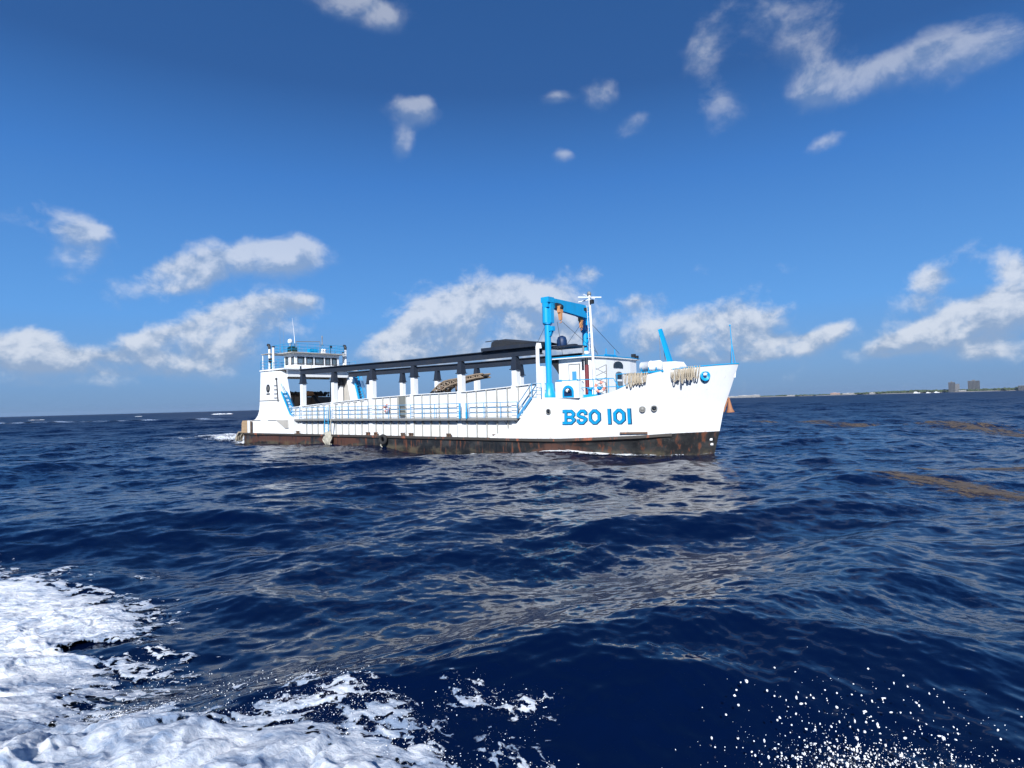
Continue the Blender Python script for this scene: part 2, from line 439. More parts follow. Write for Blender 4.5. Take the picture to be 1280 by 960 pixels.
def sea_material():
    m, t, b = new_mat('sea_water')
    co = t.n('ShaderNodeTexCoord').outputs['Object']
    geo = t.n('ShaderNodeNewGeometry').outputs['Normal']
    half = (.5, .5, .5)
    a1 = t.n('ShaderNodeAttribute', attribute_name='ripple').outputs['Fac']
    a2 = t.n('ShaderNodeAttribute', attribute_name='chop').outputs['Fac']
    cs = t.scale(co, (.8, 1.25, 1.))
    def slope(scale, detail, amt, seed):
        v = t.noise(t.v('ADD', cs, (seed, seed * .7, seed * .3)), scale, detail, .55, .3, out=1)
        v = t.v('SUBTRACT', v, half)
        o = t.n('ShaderNodeVectorMath', operation='SCALE')
        t.put(o.inputs[0], t.scale(v, (1, 1, 0)))
        t.put(o.inputs['Scale'], amt)
        return o.outputs[0]
    fine = slope(11., 3, .25, 3.)                              # capillary ripples, everywhere
    mid = slope(1.9, 2, t.m('MULTIPLY', a1, 8.), 17.)
    big = slope(.22, 4, t.m('MULTIPLY', a2, 5.), 41.)
    gust = t.ramp(t.noise(cs, .09, 3, .5), .35, .65, .35, 1.2) # gusts roughen some stretches more than others
    fo = t.n('ShaderNodeVectorMath', operation='SCALE'); t.put(fo.inputs[0], fine); t.put(fo.inputs['Scale'], gust)
    nrm = t.v('NORMALIZE', t.v('ADD', geo, t.v('ADD', fo.outputs[0], t.v('ADD', mid, big))))
    t.put(b.inputs['Normal'], nrm)
    body = t.mix(t.noise(cs, .12, 3, .5), (.0003, .0036, .0225), (.0005, .0054, .0310))
    t.put(b.inputs['Base Color'], body)
    # waves finer than the mesh at that distance become microfacet roughness (alpha^2 = 2 x slope variance)
    sg = t.m('MULTIPLY_ADD', a2, .78, t.m('MULTIPLY', a1, .24))
    t.put(b.inputs['Roughness'], t.m('MAXIMUM', t.m('SQRT', t.m('MULTIPLY', sg, 1.41)), .03))
    b.inputs['IOR'].default_value = 1.333
    return m
sea = bpy.data.objects.new('sea', sea_mesh()); COL.objects.link(sea)
sea.data.materials.append(sea_material())
tag(sea, kind='structure')

# ------------------------------------------------------------------ the ship (local axes: x forward, y to port, z up)
SHIP_O = Vector((-25.7173, 70.0241, 0)); SHIP_A = R(-40.521)
SHIP_M = Matrix.Translation(SHIP_O) @ Matrix.Rotation(SHIP_A, 4, 'Z')
ship = empty('cargo_ship', 'white landing-craft cargo ship with blue gantry, black rusty waterline and BSO 101 on its bow', 'ship', SHIP_O, SHIP_A)

def part(mb, name, mats, parent=ship, label=None):
    return tag(mb.build(name, mats, parent), label)
def group_part(name, parent=ship, label=None):
    o = bpy.data.objects.new(name, None); COL.objects.link(o); o.parent = parent
    return tag(o, label)
def aboard(mb, name, mats, base, label, cat, group=None):
    """a thing of its own that rides on the ship"""
    o = mb.build(name, mats, None, base)
    o.location = SHIP_M @ Vector(base); o.rotation_euler = (0, 0, SHIP_A)
    return tag(o, label, cat, group)
def aboard_root(name, base, label, cat, group=None):
    return empty(name, label, cat, SHIP_M @ Vector(base), SHIP_A, group)

HB0 = 4.88
def stem(z): return float(np.interp(z, [-1.3, 0, 1.35, 2.87, 3.83, 5.6], [49.5, 50.04, 50.4, 50.75, 51.13, 51.78]))
def half(s, z):
    """half breadth of the hull at station s, height z"""
    s0 = np.interp(z, [0, 1.3, 5.5], [36., 38., 42.]); n = np.interp(z, [0, 1.3, 5.5], [2.0, 2.2, 2.6]); mm = np.interp(z, [0, 5.5], [.95, .8])
    t = min(max((s - s0) / (stem(z) - s0), 0), 1)
    return HB0 * (1 - t ** n) ** mm
def rub_z(s): return float(np.interp(s, [-2, 38, 41.6, 43.8, 46.5, 48.4, 50.4], [1.02, 1.08, 1.10, 1.18, 1.28, 1.40, 1.46]))
def sheer(s): return float(np.interp(s, [39, 41.6, 43.5, 44.5, 45.5, 46.1, 46.74, 47.23, 47.9, 48.53, 49.7, 51.7], [3.85, 3.79, 3.70, 3.81, 4.02, 4.26, 4.58, 4.86, 5.06, 5.19, 5.32, 5.49]))

# hull below the rubbing strake: one closed shell
def lower_hull():
    mb = MB(); rows = [(-1.2, .80), (-.7, .94), (-.15, 1.), (.3, 1.), (.65, 1.), (1., 1.)]
    ss = list(np.linspace(-1.9, 34, 25)); us = [1 - (1 - x) ** 1.5 for x in np.linspace(0, 1, 26)[1:]]
    ncol = len(ss) + len(us)
    side = {}
    for sg in (-1, 1):
        vs = []
        for i in range(ncol):
            for z, k in rows:
                u = us[i - len(ss)] if i >= len(ss) else None
                zz = z if z < 1 else None
                s = ss[i] if u is None else 34 + (stem(min(z, 1.2)) - 34) * u
                if zz is None:
                    for _ in range(3): zz = rub_z(s); s = ss[i] if u is None else 34 + (stem(zz) - 34) * u
                h = half(s, zz) * k
                if s < .6: h *= 1 - .10 * ((.6 - s) / 2.5) ** 2
                vs.append((s, sg * h, zz))
        nr = len(rows)
        fs = [(i * nr + j, (i + 1) * nr + j, (i + 1) * nr + j + 1, i * nr + j + 1) for i in range(ncol - 1) for j in range(nr - 1)]
        mb.add(vs, fs, 0, True); side[sg] = vs
    nr = len(rows)
    a, b = side[-1], side[1]
    mb.add(a[:nr] + b[:nr], [(j, j + 1, nr + j + 1, nr + j) for j in range(nr - 1)], 0)
    for j, m in ((0, 0), (nr - 1, 1)):                    # bottom and deck
        la = [a[i * nr + j] for i in range(ncol)]; lb = [b[i * nr + j] for i in range(ncol)]
        mb.add(la + lb, [(i, i + 1, ncol + i + 1, ncol + i) for i in range(ncol - 1)], m)
    return mb
hull = part(lower_hull(), 'hull', [M['hull_black'], M['deck']])

def aft_edge(z): return float(np.interp(z, [1.0, 1.4, 1.9, 2.35, 3.05, 3.9], [35.6, 36.5, 38.04, 38.63, 39.07, 39.5]))
def forecastle():
    mb = MB(); nr = 9; us = [0] + [1 - (1 - x) ** 1.4 for x in np.linspace(0, 1, 42)[1:]]
    rim = {}
    for sg in (-1, 1):
        vs = []
        for u in us:
            for j in range(nr):
                f = j / (nr - 1); z = 1.1 + f * 2.7
                for _ in range(6):
                    s = aft_edge(z) + (stem(z) - aft_edge(z)) * u
                    z = rub_z(s) + f * (sheer(max(s, 39)) - rub_z(s))
                vs.append((s, sg * half(s, z), z))
        n = len(us)
        mb.add(vs, [(i * nr + j, (i + 1) * nr + j, (i + 1) * nr + j + 1, i * nr + j + 1) for i in range(n - 1) for j in range(nr - 1)], 0, True)
        # end plating turning inboard to the cargo wall
        end = vs[:nr]; inn = [(x + .25, sg * 4.3, z) for x, y, z in end]
        mb.add(end + inn, [(j, j + 1, nr + j + 1, nr + j) for j in range(nr - 1)], 0)
        rim[sg] = [vs[i * nr + nr - 1] for i in range(n)]
        top = rim[sg]; inr = [(x - .1, y - sg * min(.12, abs(y)), z) for x, y, z in top]; low = [(x - .12, sg * max(0, half(x, z - .8) - .2), z - .8) for x, y, z in inr]
        mb.add(top + inr + low, [(i, i + 1, n + i + 1, n + i) for i in range(n - 1)] + [(n + i, n + i + 1, 2 * n + i + 1, 2 * n + i) for i in range(n - 1)], 0)
    n = len(us)
    drop = lambda x: .04 if x < 43.5 else .04 + min(.70, (x - 43.5) * .4)
    dk = {sg: [(x - .1, sg * max(0, half(x, z - drop(x)) - .06), z - drop(x)) for x, y, z in rim[sg]] for sg in (-1, 1)}
    mb.add(dk[-1] + dk[1], [(i, i + 1, n + i + 1, n + i) for i in range(n - 1)], 1)
    return mb, rim
mbf, RIM = forecastle()
fore = part(mbf, 'forecastle', [M['hull_white'], M['grey']])
def hull_pt(s, z, out=0., sg=-1):
    return Vector((s, sg * (half(s, z) + out), z))

# rubbing strake
mb = MB()
for sg in (-1, 1):
    ss = list(np.linspace(-1.95, 36, 30)) + list(np.linspace(36.5, 48.2, 28))
    ring = []
    for s in ss:
        z = rub_z(s); h = half(s, z); h *= (1 - .10 * ((.6 - s) / 2.5) ** 2) if s < .6 else 1
        o = .14 if s < 47 else .14 * (48.2 - s) / 1.2 + .01
        ring.append([(s, sg * (h - .3), z + .02), (s, sg * (h + o), z + .02), (s, sg * (h + o), z - .15), (s, sg * (h - .02), z - .19)])
    vs = [p for r4 in ring for p in r4]
    mb.add(vs, [(4 * i + j, 4 * i + 4 + j, 4 * i + 5 + j, 4 * i + 1 + j) for i in range(len(ss) - 1) for j in range(3)] + [(0, 1, 2, 3)], 0)
M['strake'] = paint('strake_rust_and_black', (.045, .040, .036), .7, .42, .4, rcol=(.17, .055, .03), scale=.5)
part(mb, 'rubbing_strake', M['strake'], hull)
mb = MB(); mb.beam((-1.98, -4.5, 1.0), (-1.98, 4.5, 1.0), .22, .2); part(mb, 'stern_strake', M['strake'], hull)
# rusty step welded on the bow side
mb = MB()
pts = [hull_pt(s, 1.47, .05) for s in np.linspace(45.5, 47.0, 8)]
for a, b in zip(pts[:-1], pts[1:]): mb.beam(a, b, .12, .10)
part(mb, 'side_step', M['rust'], hull)
# draft marks by the stem
for z in (.97, .67):
    mb = MB(); p = hull_pt(50.0, z, .015); mb.beam(p + Vector((-.07, -.03, 0)), p + Vector((.07, .04, 0)), .03, .13)
    part(mb, 'draft_mark', M['white'], hull)

# portholes: ring and glass
for s, z, closed in ((41.05, 2.89, 0), (46.97, 2.92, 1), (47.58, 2.96, 0)):
    p = hull_pt(s, z, .0); q = hull_pt(s + .2, z, .0); t = (q - p).normalized(); nrm = Vector((t.y, -t.x, 0))
    if nrm.y > 0: nrm = -nrm
    mb = MB(); mb.torus(p + nrm * .04, nrm, .165, .035, 18, 6); ph_ = part(mb, 'porthole', M['grey'], fore)
    mb = MB(); mb.lathe(p, [(.0, .05), (.16, .05), (.16, -.08)], nrm, 18); part(mb, 'porthole_glass', M['grey'] if closed else M['dark_glass'], ph_)
# blue hawse pipe
p = hull_pt(50.32, 4.81); q = hull_pt(50.5, 4.81); t = (q - p).normalized(); nrm = Vector((t.y, -t.x, .0))
if nrm.y > 0: nrm = -nrm
mb = MB(); mb.torus(p + nrm * .05, nrm, .26, .06, 22, 8); mb.lathe(p, [(.25, .08), (.20, .05), (.13, .035)], nrm, 22, 0); mb.lathe(p + Vector((-.03, 0, .0)), [(.14, .036), (0, .036)], nrm, 16, 1)  # flat navy disc paints the shade inside the pipe, no real bore
part(mb, 'hawse_pipe', [M['blue'], M['navy']], fore)

# blue cap rail along the bow bulwark
mb = MB(); mb.path([Vector(p) + Vector((0, 0, .02)) for p in RIM[-1] if p[0] > 48.9], .035, 6); mb.path([Vector(p) + Vector((0, 0, .02)) for p in RIM[1] if p[0] > 48.9], .035, 6)
part(mb, 'cap_rail', M['blue'], fore)

# ---- BSO 101 in slab letters with a dark outline
def stroke(mb, pts, w, closed, put, e, m=0):
    pts = [Vector((a, b)) for a, b in pts]; n = len(pts)
    L, Rr = [], []
    for i in range(n):
        pa = pts[(i - 1) % n] if closed or i else None; pb = pts[(i + 1) % n] if closed or i < n - 1 else None
        d1 = (pts[i] - pa).normalized() if pa is not None else None; d2 = (pb - pts[i]).normalized() if pb is not None else None
        d1 = d1 or d2; d2 = d2 or d1
        nr = Vector((-d1.y, d1.x)) + Vector((-d2.y, d2.x)); nr.normalize()
        k = w / 2 / max(.4, nr.dot(Vector((-d1.y, d1.x))))
        a, b = pts[i], pts[i]
        if pa is None: a = a - d2 * 0; b = a
        L.append(a + nr * k); Rr.append(b - nr * k)
    vs = [put(x, z, e) for x, z in L] + [put(x, z, e) for x, z in Rr] + [put(x, z, -.01) for x, z in L] + [put(x, z, -.01) for x, z in Rr]
    fs = []
    for i in range(n if closed else n - 1):
        j = (i + 1) % n
        fs += [(i, j, n + j, n + i), (i, j, 2 * n + j, 2 * n + i), (n + i, n + j, 3 * n + j, 3 * n + i)]
    if not closed: fs += [(0, n, 3 * n, 2 * n), (n - 1, 2 * n - 1, 4 * n - 1, 3 * n - 1)]
    mb.add(vs, fs, m)
def glyph(ch, w, h, t):
    a, b, c, d = t / 2, w - t / 2, t / 2, h - t / 2; k = min(.20, w * .28)
    if ch in 'O0': return [([(a, c + k), (a, d - k), (a + k, d), (b - k, d), (b, d - k), (b, c + k), (b - k, c), (a + k, c)], True)]
    if ch == '1': return [([(w / 2, 0), (w / 2, h)], False)]
    if ch == 'S': return [([(b, d - k * 1.2), (b, d - k * .6), (b - k * .6, d), (a + k, d), (a, d - k), (a, h / 2 + k * .7), (a + k * .7, h / 2 + .03), (b - k * .7, h / 2 - .03),
                            (b, h / 2 - k * .7), (b, c + k), (b - k, c), (a + k * .6, c), (a, c + k * .6), (a, c + k * 1.2)], False)]
    if ch == 'B':
        x = a + .13
        return [([(x, 0), (x, h)], False), ([(a - t / 2, d), (b - k, d), (b - .03, d - k * .8), (b - .03, h / 2 + k * .7), (b - k, h / 2)], False), ([(x, h / 2), (b - k, h / 2), (b, h / 2 - k * .8), (b, c + k * .9), (b - k, c), (a - t / 2, c)], False)]
letters = group_part('name_lettering', fore)
for ch, s0, s1 in (('B', 42.12, 43.00), ('S', 43.09, 43.76), ('O', 43.88, 44.60), ('1', 45.03, 45.23), ('0', 45.36, 46.03), ('1', 46.15, 46.36)):
    def put(x, z, e): 
        zz = 2.05 + z; s = s0 + x - (2.97 - zz) * .13
        return hull_pt(s, zz, e)
    for nm, mat, grow, e in (('letter_outline', M['navy'], .07, .010), ('letter_face', M['blue'], 0., .020)):
        mb = MB()
        for pts, cl in glyph(ch, s1 - s0, .93, .17):
            # refine so the strokes follow the curved plating
            dense = []
            seq = pts + ([pts[0]] if cl else [])
            if not cl and grow:
                seq = [tuple(Vector(seq[0]) + (Vector(seq[0]) - Vector(seq[1])).normalized() * .035)] + seq[1:-1] + [tuple(Vector(seq[-1]) + (Vector(seq[-1]) - Vector(seq[-2])).normalized() * .035)]
            for p0, p1 in zip(seq[:-1], seq[1:]):
                for q in range(2): dense.append(tuple(Vector(p0).lerp(Vector(p1), q / 2)))
            if not cl: dense.append(seq[-1])
            sh = .018 if grow else 0
            stroke(mb, [(x + sh, z - sh) for x, z in dense], .16 + grow, cl, put, e)
        part(mb, nm, mat, letters)

# ---- cargo walls with stiffeners, walkways and their rails
def wall_top(s): return float(np.interp(s, [7, 13.5, 22, 27, 33, 37.6, 40.2], [3.55, 3.88, 4.24, 4.36, 4.42, 4.62, 4.78]))
for sg in (-1, 1):
    mb = MB(); ss = np.linspace(7.2, 40.2, 34)
    for a, b in zip(ss[:-1], ss[1:]):
        za, zb = wall_top(a), wall_top(b)
        for y0, y1, lo in ((4.3, 4.4, None),):
            vs = [(a, sg * y0, 1.0), (b, sg * y0, 1.0), (b, sg * y1, 1.0), (a, sg * y1, 1.0), (a, sg * y0, za), (b, sg * y0, zb), (b, sg * y1, zb), (a, sg * y1, za)]
            mb.add(vs, [(0, 1, 5, 4), (3, 7, 6, 2), (4, 5, 6, 7)], 0)
        vs = [(a, sg * 4.24, za), (b, sg * 4.24, zb), (b, sg * 4.54, zb), (a, sg * 4.54, za), (a, sg * 4.24, za + .06), (b, sg * 4.24, zb + .06), (b, sg * 4.54, zb + .06), (a, sg * 4.54, za + .06)]
        mb.add(vs, [(0, 1, 2, 3), (4, 5, 6, 7), (0, 1, 5, 4), (2, 3, 7, 6)], 0)
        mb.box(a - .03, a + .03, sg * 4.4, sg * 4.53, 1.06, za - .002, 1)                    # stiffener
        mb.box(a - .28, a + .28, sg * 4.4, sg * 4.50, za - .14, za - .09, 0) if a < 22 else None
    part(mb, 'cargo_wall', [M['wall'], M['rib_shade']])
    mb = MB(); mb.box(8.6, 38.4, sg * 4.402, sg * 4.86, 2.40, 2.47, 0); mb.box(8.6, 38.4, sg * 4.82, sg * 4.88, 2.33, 2.50, 0)
    for s in np.linspace(9.2, 38, 31): mb.beam((s, sg * 4.41, 2.02), (s, sg * 4.80, 2.40), .03, .05)
    walk = part(mb, 'walkway', M['grey'])
    mb = MB()
    for a, b in ((9.0, 15.2), (15.9, 32.9), (33.7, 38.4)):
        n = max(2, int(round((b - a) / 1.42)) + 1)
        for s in np.linspace(a, b, n): mb.tube((s, sg * 4.84, 2.45), (s, sg * 4.84, 3.58), .024, seg=6)
        for z in (2.86, 3.22, 3.58): mb.tube((a, sg * 4.84, z), (b, sg * 4.84, z), .02 if z < 3.5 else .025, seg=6)
    part(mb, 'railing', M['pale_blue'], walk)
# access ladder from deck to walkway, brighter blue
mb = MB()
for s in (15.25, 15.85): mb.tube((s, -5.06, 1.06), (s, -5.06, 3.65), .035, seg=6)
for z in np.arange(1.3, 2.5, .28): mb.tube((15.25, -5.06, z), (15.85, -5.06, z), .02, seg=6)
part(mb, 'boarding_ladder', M['blue'])
mb = MB()
for s in (32.95, 33.65):
    mb.tube((s, -5.0, 2.45), (s, -5.0, 3.6), .045, seg=6); mb.beam((s, -4.99, 2.50), (s + .0, -4.99, 2.95), .16, .05)
part(mb, 'walkway_gate', M['blue'])
# grey locker door set in the wall, bitts along the deck edge
mb = MB(); mb.box(25.50, 26.22, -4.62, -4.40, 2.66, 4.30, 0); mb.box(25.56, 26.16, -4.64, -4.62, 2.74, 4.24, 0); mb.tube((25.72, -4.66, 3.4), (25.72, -4.66, 3.6), .02)
part(mb, 'wall_locker', paint('grey_green_locker', (.17, .18, .165), .6, .1, .4))
for s in (9.9, 21.3, 22.4, 26.0, 27.0, 31.4, 36.15, 37.5):
    mb = MB(); h = .30
    for d in (-.14, .14): mb.lathe((s + d, -4.68, 1.04), [(.09, 0), (.08, h * .75), (.11, h * .8), (.11, h), (0, h)], seg=10)
    mb.box(s - .3, s + .3, -4.82, -4.55, 1.03, 1.09)
    part(mb, 'mooring_bitt', M['rust'])

# ---- cargo rails on pillars
st_s = (10.2, 15.64, 21.5, 27.0, 32.43, 37.8)
def rail_z(s): return float(np.interp(s, [9.8, 22, 27, 41], [6.90, 6.79, 6.74, 6.74]))
for y, sset, wdt in ((-4.2, st_s, .42), (3.15, (5.6, 11.0, 16.55, 21.75, 27.0, 32.1), .40)):
    for s in sset:
        zb = rail_z(s)
        mb = MB(); mb.box(s - wdt / 2, s + wdt / 2, y - .21, y + .21, 1.02, zb - .92)
        if y < 0: mb.box(s - wdt / 2, s + wdt / 2, -4.52, y - .205, 1.06, wall_top(s) + .09)
        pl = part(mb, 'cargo_pillar', M['white'])
        mb = MB(); mb.box(s - .34, s + .34, y - .3, y + .3, zb - .92, zb - .86)
        mb.beam((s, y, zb - .86), (s, y, zb - .012), .52, .50, w2=.36, h2=.36)
        part(mb, 'pillar_head', M['steel'], pl)
    a = 9.75 if y < 0 else 7.2; b = 40.15 if y < 0 else 38.4
    mb = MB(); ss = np.linspace(a, b, 20)
    for s0, s1 in zip(ss[:-1], ss[1:]):
        z0, z1 = rail_z(s0), rail_z(s1)
        for yy0, yy1, l0, l1 in ((-.17, .17, 0, .05), (-.03, .03, .05, .48), (-.19, .19, .48, .54)):
            vs = [(s, y + q, z + l) for s, z in ((s0, z0), (s1, z1)) for q, l in ((yy0, l0), (yy1, l0), (yy1, l1), (yy0, l1))]
            mb.add(vs, [(0, 4, 5, 1), (1, 5, 6, 2), (2, 6, 7, 3), (3, 7, 4, 0)] + ([(0, 1, 2, 3)] if s0 == ss[0] else []) + ([(4, 5, 6, 7)] if s1 == ss[-1] else []), 0)
    part(mb, 'cargo_rail', M['steel'])
mb = MB(); mb.beam((9.8, -4.2, 7.47), (9.8, -4.2, 7.75), .12, .12); part(mb, 'rail_stop', M['steel'])

# ---- stern towers, bridge deck, wheelhouse
prof = [(1.2, 1.02), (1.2, 2.36), (1.75, 2.52), (2.3, 2.9), (2.58, 3.35), (2.72, 4.0), (2.80, 4.5), (3.04, 7.45), (6.0, 7.45), (6.25, 7.2), (6.62, 6.3), (6.95, 5.2), (7.15, 4.45), (7.7, 3.7), (8.5, 3.0), (9.6, 2.5), (9.6, 1.02)]
twr = {}
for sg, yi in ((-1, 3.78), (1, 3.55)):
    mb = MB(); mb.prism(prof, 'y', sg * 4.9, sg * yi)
    twr[sg] = part(mb, 'stern_tower', [M['hull_white']] if sg < 0 else [M['beige']])  # port tower beige: the shade on its inner face is put into the paint
# port tower shows its white front plate
mb = MB(); fp = prof[8:15]
vs = [(x + .03, y, z) for x, z in fp for y in (3.52, 4.3)]
mb.add(vs, [(2 * i, 2 * i + 1, 2 * i + 3, 2 * i + 2) for i in range(len(fp) - 1)], 0)
mb.add([(x - .25, 3.52, z) for x, z in fp] + [(x + .03, 3.52, z) for x, z in fp], [(i, i + 1, len(fp) + i + 1, len(fp) + i) for i in range(len(fp) - 1)], 0)
part(mb, 'front_plate', M['white'], twr[1])
for x0, x1, z in ((2.72, 6.9, 4.46), (1.3, 2.9, 2.40), (4.5, 6.5, 2.40)):
    mb = MB(); mb.box(x0, x1, -4.96, -4.90, z - .025, z + .025); part(mb, 'plate_seam', M['grey'], twr[-1])
mb = MB(); mb.prism([(8.6, 2.42), (6.2, 2.42), (8.0, 1.6), (8.6, 1.6)], 'y', -5.0, -4.902); part(mb, 'knee_plate', M['beige'], twr[-1])
# oval emblem with a dark bar under it
mb = MB(); E = [(4.6 + .38 * math.cos(t), 5.70 + .43 * math.sin(t)) for t in np.linspace(0, 2 * math.pi, 28)[:-1]]
mb.prism(E, 'y', -4.93, -4.902, 0)
mb.prism([(4.6 + .17 * math.cos(t), 5.72 + .21 * math.sin(t)) for t in np.linspace(0, 2 * math.pi, 20)[:-1]], 'y', -4.94, -4.931, 1)
mb.prism([(4.6 + .07 * math.cos(t), 5.72 + .15 * math.sin(t)) for t in np.linspace(0, 2 * math.pi, 14)[:-1]], 'y', -4.95, -4.941, 0)
mb.box(4.28, 4.95, -4.93, -4.902, 5.06, 5.20, 0)
part(mb, 'emblem', [M['dark'], M['grey']], twr[-1])
# rungs and grab poles on the front corner of the near tower
mb = MB()
for z in np.arange(4.7, 6.2, .42): mb.box(5.9, 6.6, -5.0, -4.96, z - .02, z + .02); mb.box(5.9, 5.95, -5.0, -4.9, z - .02, z + .02)
mb.tube((6.7, -4.98, 4.3), (6.45, -4.98, 6.6), .05, seg=6); mb.ball((6.42, -4.98, 6.62), .12)
part(mb, 'tower_rungs', M['dark'], twr[-1])
mb = MB()
for dy in (-4.75, -4.2):
    mb.beam((6.95, dy, 5.3), (9.0, dy, 2.5), .06, .16)
for k in range(9):
    f = (k + .5) / 9; mb.box(6.95 + 2.05 * f - .1, 6.95 + 2.05 * f + .12, -4.74, -4.21, 5.3 - 2.8 * f - .02, 5.3 - 2.8 * f + .02)
mb.path([(7.0, -4.78, 6.1), (9.0, -4.78, 3.4), (9.3, -4.78, 2.5)], .025)
part(mb, 'tower_stair', M['blue'], twr[-1])
mb = MB()
for dy in (4.02, 4.62):
    mb.beam((6.75, dy, 7.3), (7.9, dy, 4.3), .09, .24)
for k in range(10):
    f = (k + .5) / 10; mb.box(6.75 + 1.15 * f - .1, 6.75 + 1.15 * f + .1, 4.06, 4.58, 7.3 - 3 * f - .03, 7.3 - 3 * f + .03)
mb.path([(7.1, 4.66, 7.9), (8.3, 4.66, 5.0), (8.35, 4.66, 4.1)], .035); mb.path([(7.25, 4.66, 7.0), (8.1, 4.66, 4.9)], .025)
for z, x in ((7.2, 7.3), (6.3, 7.7), (5.4, 8.1)): mb.tube((x, 4.66, z), (x - .35, 4.62, z - .3), .02)
part(mb, 'port_stair', M['blue'], twr[1])

mb = MB()
mb.box(1.9, 7.0, -4.45, 4.45, 7.62, 7.74, 0); mb.box(6.3, 6.55, -3.79, 3.56, 6.83, 7.62, 0); mb.box(2.6, 2.85, -3.79, 3.56, 6.83, 7.62, 1); mb.box(6.56, 6.66, -3.79, 3.56, 6.80, 6.86, 2)
bridge = part(mb, 'bridge_deck', [M['white'], M['beige'], M['dark']])
mb = MB()
P = [(6.9, -4.35), (1.95, -4.35), (1.95, 4.35), (6.9, 4.35)]
for (x0, y0), (x1, y1) in zip(P[:-1], P[1:]):
    n = max(3, int(math.hypot(x1 - x0, y1 - y0) / 1.1) + 1)
    for f in np.linspace(0, 1, n): mb.tube((x0 + (x1 - x0) * f, y0 + (y1 - y0) * f, 7.74), (x0 + (x1 - x0) * f, y0 + (y1 - y0) * f, 8.68), .022, seg=6)
    for z in (8.05, 8.36, 8.68): mb.tube((x0, y0, z), (x1, y1, z), .022, seg=6)
part(mb, 'deck_railing', M['blue'], bridge)
mb = MB()
for y in np.linspace(-3.6, 3.4, 7): mb.tube((6.92, y, 7.74), (6.92, y, 8.25), .018, seg=6)
mb.tube((6.92, -4.35, 8.25), (6.92, 4.35, 8.25), .02, seg=6); part(mb, 'front_railing', M['grey'], bridge)
for y in (-4.1, 4.1):
    mb = MB(); mb.tube((2.0, y, 7.74), (2.0, y, 9.42), .05); part(mb, 'canopy_post', M['white'], bridge)

wh = group_part('wheelhouse')
Y0, Y1, XF, XR = -2.68, 2.72, 6.02, 3.9
ops = [(-2.36, -1.56), (-1.32, -.50), (-.30, .78), (.98, 1.62), (1.80, 2.44)]
mb = MB()
for x0, x1 in ((XF - .1, XF), (XR, XR + .1)):
    mb.box(x0, x1, Y0, Y1, 7.74, 8.22); mb.box(x0, x1, Y0, Y1, 9.04, 9.42)
    ed = [Y0] + [v for o in ops for v in o] + [Y1]
    for a, b in zip(ed[0::2], ed[1::2]): mb.box(x0, x1, a, b, 8.22, 9.04)
for y0, y1 in ((Y0, Y0 + .1), (Y1 - .1, Y1)):
    mb.box(XR + .1, XF - .1, y0, y1, 7.74, 8.22); mb.box(XR + .1, XF - .1, y0, y1, 9.04, 9.42)
    for a, b in ((XR + .1, 4.15), (4.75, 5.35), (5.9, XF - .1)): mb.box(a, b, y0, y1, 8.22, 9.04)
part(mb, 'wheelhouse_wall', M['white'], wh)
def window(parent, axis, c, a, b, z0, z1):
    f = MB(); g = MB()
    def bx(q, u0, u1, w0, w1, d): (q.box(c - d, c + d, u0, u1, w0, w1) if axis == 'x' else q.box(u0, u1, c - d, c + d, w0, w1))
    e = .07
    bx(f, a - .02, a + e, z0 - .02, z1 + .02, .06); bx(f, b - e, b + .02, z0 - .02, z1 + .02, .06); bx(f, a + e, b - e, z0 - .02, z0 + e, .06); bx(f, a + e, b - e, z1 - e, z1 + .02, .06)
    if axis == 'x':
        for (u, w), (du, dw) in (((a + e, z0 + e), (1, 1)), ((b - e, z0 + e), (-1, 1)), ((a + e, z1 - e), (1, -1)), ((b - e, z1 - e), (-1, -1))):
            f.prism([(u, w), (u + du * .1, w), (u, w + dw * .1)], 'x', c - .055, c + .055)
    w_ = part(f, 'window', M['dark'], parent)
    bx(g, a + .01, b - .01, z0 + .01, z1 - .01, .012); part(g, 'pane', M['glass'], w_)
for a, b in ops:
    window(wh, 'x', XF - .05, a, b, 8.22, 9.04); window(wh, 'x', XR + .05, a, b, 8.22, 9.04)
for a, b in ((4.15, 4.75), (5.35, 5.9)):
    window(wh, 'y', Y0 + .05, a, b, 8.22, 9.04); window(wh, 'y', Y1 - .05, a, b, 8.22, 9.04)
mb = MB(); mb.box(5.2, 5.8, -.5, .6, 7.75, 8.55); mb.box(5.3, 5.75, .9, 1.4, 7.75, 8.6); mb.tube((5.0, .2, 8.1), (5.0, .2, 8.8), .05); part(mb, 'helm_console', M['dark'], wh)
mb = MB(); mb.box(1.9, 6.5, -3.3, 3.35, 9.42, 9.50, 0); mb.box(1.9, 3.9, -4.25, -3.302, 9.43, 9.49, 0); mb.box(1.9, 3.9, 3.352, 4.25, 9.43, 9.49, 0)
roof = part(mb, 'roof', M['beige'], wh)
mb = MB()
P = [(6.3, -3.15), (2.6, -3.15), (2.6, 3.2), (6.3, 3.2), (6.3, -3.15)]
for (x0, y0), (x1, y1) in zip(P[:-1], P[1:]):
    n = int(math.hypot(x1 - x0, y1 - y0) / .9) + 1
    for f in np.linspace(0, 1, n): mb.tube((x0 + (x1 - x0) * f, y0 + (y1 - y0) * f, 9.5), (x0 + (x1 - x0) * f, y0 + (y1 - y0) * f, 10.42), .026, seg=6)
    for z in (9.8, 10.1, 10.42): mb.tube((x0, y0, z), (x1, y1, z), .024, seg=6)
part(mb, 'roof_railing', M['blue'], roof)
mb = MB(); mb.tube((5.4, -2.1, 10.72), (5.4, .75, 10.86), .035); mb.tube((5.4, -2.1, 9.5), (5.4, -2.1, 10.72), .03); mb.tube((5.4, .75, 9.5), (5.4, .75, 10.86), .03); part(mb, 'awning_frame', M['grey'], roof)
